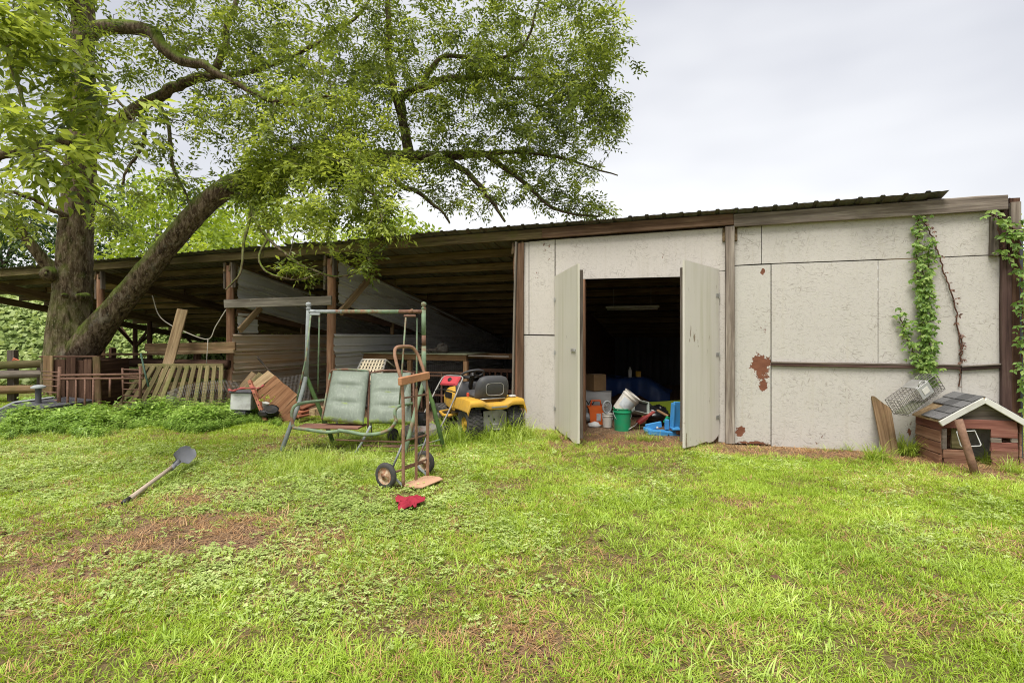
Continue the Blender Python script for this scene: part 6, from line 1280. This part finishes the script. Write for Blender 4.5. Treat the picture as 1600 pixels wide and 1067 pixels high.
def tuft_set(kind, mat, nvar, nbl, rad, L, W, lean, curve, seg=3):
    out = []
    for q in range(nvar):
        V, Fq, T = [], [], []
        for b in range(nbl):
            a = rg.uniform(0, 6.283); r = rad*math.sqrt(rg.random())
            blade(V, Fq, T, (r*math.cos(a), r*math.sin(a), -.004), a + rg.uniform(-.9, .9), rg.uniform(*lean), rg.uniform(*L), rg.uniform(*W), rg.uniform(*curve), rg.random(), seg)
        out.append(tint_mesh(kind, V, Fq, T, mat))
    return out
def leaf_quad(V, Fq, T, c, d, n, L, w, tint):
    d = Vector(d).normalized(); s = d.cross(Vector(n)).normalized(); nn = s.cross(d); c = Vector(c); k = len(V)
    V += [tuple(c), tuple(c + d*L*.4 + s*w*.5), tuple(c + d*L*.45 - nn*w*.14), tuple(c + d*L*.4 - s*w*.5), tuple(c + d*L - nn*L*.12)]
    Fq += [(k, k+1, k+2), (k, k+2, k+3), (k+1, k+4, k+2), (k+2, k+4, k+3)]; T += [tint]*4
def clover_set(mat, nvar):
    out = []
    for q in range(nvar):
        V, Fq, T = [], [], []
        for b in range(15):
            a = rg.uniform(0, 6.283); r = .07*math.sqrt(rg.random()); z = rg.uniform(.006, .03); tn = rg.random(); y0 = rg.uniform(0, 6.28)
            for j in range(3):
                y = y0 + j*2.09 + rg.uniform(-.3, .3); leaf_quad(V, Fq, T, (r*math.cos(a), r*math.sin(a), z), (math.cos(y), math.sin(y), rg.uniform(-.15, .3)), (rg.uniform(-.3, .3), rg.uniform(-.3, .3), 1), rg.uniform(.010, .019), rg.uniform(.008, .014), tn)
        out.append(tint_mesh('clover', V, Fq, T, mat))
    return out
def weed_set(mat, nvar, h=(.25, .5), ll=(.12, .19)):
    out = []
    for q in range(nvar):
        V, Fq, T = [], [], []
        for st in range(3):
            a = rg.uniform(0, 6.28); p = Vector((.05*math.cos(a), .05*math.sin(a), 0)); H = rg.uniform(*h); lx_, ly_ = rg.uniform(-.3, .3), rg.uniform(-.3, .3)
            blade(V, Fq, T, p, a, .15, H, .008, .05, .2)
            for b in range(11):
                u = (b + 1)/11; c = p + Vector((lx_*H*u*u, ly_*H*u*u, H*u)); y = b*2.4 + rg.uniform(-.4, .4); leaf_quad(V, Fq, T, c, (math.cos(y), math.sin(y), rg.uniform(-.35, .45)), (0, 0, 1), rg.uniform(*ll)*(1.1-.4*u), rg.uniform(.034, .052), rg.random())
        out.append(tint_mesh('weed', V, Fq, T, mat))
    return out
def leafy2(name, dark, mid, light, trans=.3, rough=.5, spec=.3, patch=1.1):
    """like leafy, with colour varying by blade, by tuft and by patch of lawn"""
    t = NT(name, rough, spec); t.t.nodes.remove(t.bs); a = t.n('Attribute'); a.attribute_name = 'tint'; geo = t.n('NewGeometry')
    f = t.math('ADD', t.math('ADD', t.math('MULTIPLY', a.outputs['Fac'], .42), t.math('MULTIPLY', t.rnd(), .28)), t.math('MULTIPLY', t.rng(t.noise(geo.outputs['Position'], patch, 3), .32, .68), .30))
    c = t.ramp(f, [(.08, dark), (.5, mid), (.92, light)])
    b = t.n('BsdfPrincipled'); t.put(c, b.inputs['Base Color']); b.inputs['Roughness'].default_value = rough; b.inputs['Specular IOR Level'].default_value = spec
    tr = t.n('BsdfTranslucent'); t.put(t.hsv(c, .49, 1.1, 1.2), tr.inputs['Color'])
    mx = t.n('MixShader'); mx.inputs[0].default_value = trans; t.t.links.new(b.outputs[0], mx.inputs[1]); t.t.links.new(tr.outputs[0], mx.inputs[2])
    t.t.links.new(mx.outputs[0], t.t.nodes['Material Output'].inputs['Surface']); return t.m
def scatter(name, label, cat, pts, scl, meshes, tilt=.12):
    n = len(pts); coll = bpy.data.collections.new(name + '_kinds')
    for i, me in enumerate(meshes): coll.objects.link(bpy.data.objects.new('%s_kind_%02d' % (name, i), me))
    rot = np.stack([NR.normal(0, tilt, n), NR.normal(0, tilt, n), NR.uniform(0, 6.283, n)], 1)
    me = bpy.data.meshes.new(name); me.vertices.add(n); me.vertices.foreach_set('co', np.asarray(pts, np.float32).ravel())
    for nm, ty, ar in (('rot', 'FLOAT_VECTOR', rot), ('scl', 'FLOAT', scl), ('vid', 'INT', NR.integers(0, len(meshes), n))):
        at = me.attributes.new(nm, ty, 'POINT'); at.data.foreach_set('vector' if ty == 'FLOAT_VECTOR' else 'value', np.asarray(ar, np.int32 if ty == 'INT' else np.float32).ravel())
    o = link(name, me, None); ng = bpy.data.node_groups.new(name, 'GeometryNodeTree')
    ng.interface.new_socket('Geometry', in_out='INPUT', socket_type='NodeSocketGeometry'); ng.interface.new_socket('Geometry', in_out='OUTPUT', socket_type='NodeSocketGeometry')
    N_ = ng.nodes.new; gi, go = N_('NodeGroupInput'), N_('NodeGroupOutput'); ip = N_('GeometryNodeInstanceOnPoints'); ci = N_('GeometryNodeCollectionInfo')
    ci.inputs['Collection'].default_value = coll; ci.inputs['Separate Children'].default_value = True; ci.inputs['Reset Children'].default_value = True; ip.inputs['Pick Instance'].default_value = True
    def na(nm, ty):
        q = N_('GeometryNodeInputNamedAttribute'); q.data_type = ty; q.inputs['Name'].default_value = nm; return q.outputs['Attribute']
    l = ng.links.new; l(gi.outputs[0], ip.inputs['Points']); l(ci.outputs[0], ip.inputs['Instance']); l(na('vid', 'INT'), ip.inputs['Instance Index'])
    l(na('rot', 'FLOAT_VECTOR'), ip.inputs['Rotation']); l(na('scl', 'FLOAT'), ip.inputs['Scale']); l(ip.outputs[0], go.inputs[0])
    md = o.modifiers.new('scatter', 'NODES'); md.node_group = ng
    return tag(o, label, cat, kind='stuff')
def field(n_, seed, xr=(-15, 12), yr=(1.0, 12)):
    r = np.random.default_rng(seed); n = int(n_*1.27); x = r.uniform(*xr, n); y = r.uniform(*yr, n); k = np.abs(x) < 1.3*y + 2.6; x, y = x[k], y[k]
    l_x = (x - BO.x)*CA - (y - BO.y)*SA; l_y = (x - BO.x)*SA + (y - BO.y)*CA
    return x, y, l_x, l_y, r
def put_z(x, y): return np.stack([x, y, gz(x, y)], 1)

G1 = leafy2('lawn_blade', (.17, .25, .026), (.365, .51, .05), (.63, .75, .155), .36, .45, .28)
G2 = leafy2('broad_grass_blade', (.20, .31, .04), (.39, .54, .085), (.64, .75, .24), .34, .42, .32)
G3 = leafy2('clover_leaf', (.20, .28, .06), (.38, .48, .13), (.60, .67, .28), .28)
G4 = leafy2('dead_straw', (.25, .125, .055), (.46, .275, .125), (.66, .48, .26), .2, .7)
G5 = leafy2('tall_grass_blade', (.19, .28, .035), (.37, .49, .065), (.58, .65, .19), .35, .38, .45)
G6 = leafy2('weed_leaf', (.11, .20, .035), (.30, .46, .08), (.56, .70, .20), .32, .38, .45)
near = lambda y, a, b: np.where(y < 4.5, 1.0, np.where(y < 7, a, b))
def dens(n, seed, fn, kmax=1.0):
    x, y, l_x, l_y, r = field(n, seed); inside = (l_y > -.12) & (l_x < XR + .1)
    p = fn(x, y, l_x, l_y) * near(y, .8, .6) * (~inside); k = r.uniform(0, kmax, len(x)) < p; return x[k], y[k], r
left_clover = lambda x, y: np.clip(sstep(.6, -1.2, x + .15*(y-4)) * sstep(2.2, 3.2, y) * sstep(7.2, 6.2, y), 0, 1)
strip = lambda l_x, l_y: sstep(-1.0, -.45, l_y) * (l_x > -2.35) * (l_x < 3.4)
pn = lambda x, y, s, k: fbm(x*k, y*k, seed=s, oct=3)
x, y, r = dens(290000, 101, lambda x, y, a, b: (1 - soil_amount(x, y)*.95) * (1 - .45*left_clover(x, y)) * (1 - .93*strip(a, b)) * (.45 + .8*sstep(.38, .6, pn(x, y, 31, 1.1))))
scatter('lawn_grass', 'short yellow-green mown grass covering the yard', 'grass', put_z(x, y), r.uniform(.7, 1.25, len(x)), tuft_set('grass_tuft', G1, 14, 16, .055, (.020, .058), (.0028, .0048), (.25, 1.25), (.08, .55)), .18)
x, y, r = dens(42000, 102, lambda x, y, a, b: (1 - soil_amount(x, y)) * (1 - .75*left_clover(x, y)) * (1 - strip(a, b)) * sstep(.45, .66, pn(x, y, 33, .9)))
scatter('broad_grass', 'tufts of broad pale green crabgrass through the lawn', 'grass', put_z(x, y), r.uniform(.7, 1.35, len(x)), tuft_set('crabgrass_tuft', G2, 12, 12, .035, (.035, .09), (.004, .0075), (.5, 1.3), (.1, .5)), .15)
x, y, r = dens(105000, 103, lambda x, y, a, b: np.clip(left_clover(x, y)*.75 + .28*sstep(.5, .66, pn(x, y, 35, .8)), 0, 1) * (1 - soil_amount(x, y)*.92) * (1 - strip(a, b)) * (.35 + .9*sstep(.40, .58, pn(x, y, 36, 2.6))))
scatter('clover', 'low pale green clover over the bare patch by the shovel', 'clover', put_z(x, y), r.uniform(.7, 1.3, len(x)), clover_set(G3, 12), .2)
x, y, r = dens(80000, 104, lambda x, y, a, b: np.clip(strip(a, b)*1.0 + .55*soil_amount(x, y)*(1 - .6*left_clover(x, y)) + .15 + .55*sstep(.50, .66, pn(x, y, 52, 2.0)), 0, 1))
scatter('dead_grass', 'brown dead grass matted on the bare soil and along the wall', 'dead grass', put_z(x, y), r.uniform(.6, 1.3, len(x)), tuft_set('straw_tuft', G4, 10, 13, .07, (.03, .10), (.0025, .005), (1.05, 1.55), (-.05, .15)), .1)
# taller growth in places
def spots(lst, seed):
    r = np.random.default_rng(seed); X, Y, S = [], [], []
    for (px, py, rx, ry, n, s) in lst:
        g = G(px, py); a = r.normal(0, .5, (n, 2)); X += list(g.x + a[:, 0]*rx); Y += list(g.y + a[:, 1]*ry); S += list(r.uniform(.4, 1.2, n)*s)
    return np.array(X), np.array(Y), np.array(S)
x, y, s = spots([(760, 690, .75, .28, 120, .8), (700, 690, .4, .2, 45, .75), (820, 682, .35, .16, 60, .6), (470, 722, .55, .35, 130, .55), (540, 735, .5, .3, 110, .55), (430, 740, .35, .3, 60, .45), (590, 712, .5, .3, 70, .5),
                 (865, 688, .12, .1, 26, .65), (1010, 690, .28, .08, 38, .5), (1412, 712, .10, .10, 60, .95), (1372, 722, .10, .08, 26, .75), (1545, 728, .06, .08, 14, .7), (1300, 706, .3, .05, 14, .4), (1586, 742, .12, .1, 16, .6),
                 (640, 690, .5, .2, 60, .6), (610, 735, .4, .2, 40, .35), (300, 700, 1.8, .25, 110, .35), (150, 712, 1.4, .25, 90, .35), (1100, 700, .4, .06, 18, .4), (745, 686, .35, .1, 64, 1.05), (795, 684, .3, .1, 60, 1.2), (700, 678, .25, .12, 30, .9), (250, 690, 1.5, .3, 60, .5), (438, 709, .07, .05, 9, .4), (522, 695, .08, .05, 12, .45), (630, 717, .07, .05, 9, .4), (694, 705, .07, .05, 12, .45), (604, 770, .08, .04, 12, .22), (668, 750, .08, .04, 10, .22), (660, 773, .10, .03, 12, .18), (200, 790, .06, .04, 5, .2), (290, 728, .10, .06, 10, .25), (1060, 704, .12, .03, 9, .35), (902, 700, .10, .03, 9, .35), (1525, 746, .06, .03, 8, .3)], 6)
scatter('tall_grass', 'long bright grass left unmown round the mower, swing and doghouse', 'grass', put_z(x, y), s, tuft_set('tall_tuft', G5, 10, 15, .05, (.08, .42), (.005, .010), (.05, .8), (.08, .55), 4), .12)
r = np.random.default_rng(19); n = 2600; u = r.uniform(0, 1, n); pxs = -60 + 500*u; py0 = 688 - 20*u + 7*np.sin(u*19); Yf = CAMZ*F/(py0 - HY); yy = Yf + r.uniform(0, 1, n)**1.2*(.5 + 1.6*sstep(.10, .26, u) - .6*u); xx = (pxs - CX)/F*yy
hgt = (.40 + .45*sstep(0, .7, yy - Yf)) * (1 - .15*u) * (.35 + 1.2*fbm(xx*1.6, yy*1.6, seed=44, oct=3)); k = (fbm(xx*1.1, yy*1.1, seed=47, oct=3) + .25*r.random(len(xx)) > .47) & (np.hypot(xx - tb.x, yy - tb.y) > .65)
xx, yy, hgt = xx[k], yy[k], hgt[k]
scatter('weeds', 'thick bed of leafy green weeds along the front of the fence', 'weeds', put_z(xx, yy), hgt, weed_set(G6, 12, (.22, .42)), .15)
# fallen brown leaves
n = 260; r = np.random.default_rng(23); x, y, a_, b_, _ = field(900, 24); k = (b_ < -.15); x, y = x[k][:n], y[k][:n]; n = len(x)
B = np.stack([x, y, gz(x, y) + .022], 1); L = r.uniform(.03, .075, n); V, Fc, nv, nf = leaflets(B, r.normal(0, 1, (n, 3))*[1, 1, .25], r.normal(0, .35, (n, 3)) + [0, 0, 1], L, L*.5, .3, .2)
M['fallen_leaf'] = leafy('fallen_leaf', (.05, .025, .015), (.17, .085, .04), (.32, .20, .09), .15, .7)
tag(link('leaf_litter', leaf_mesh('leaf_litter', [(V, Fc, nv, nf, r.uniform(0, 1, n))], M['fallen_leaf']), None), 'fallen brown leaves scattered over the lawn', 'leaves', kind='stuff')
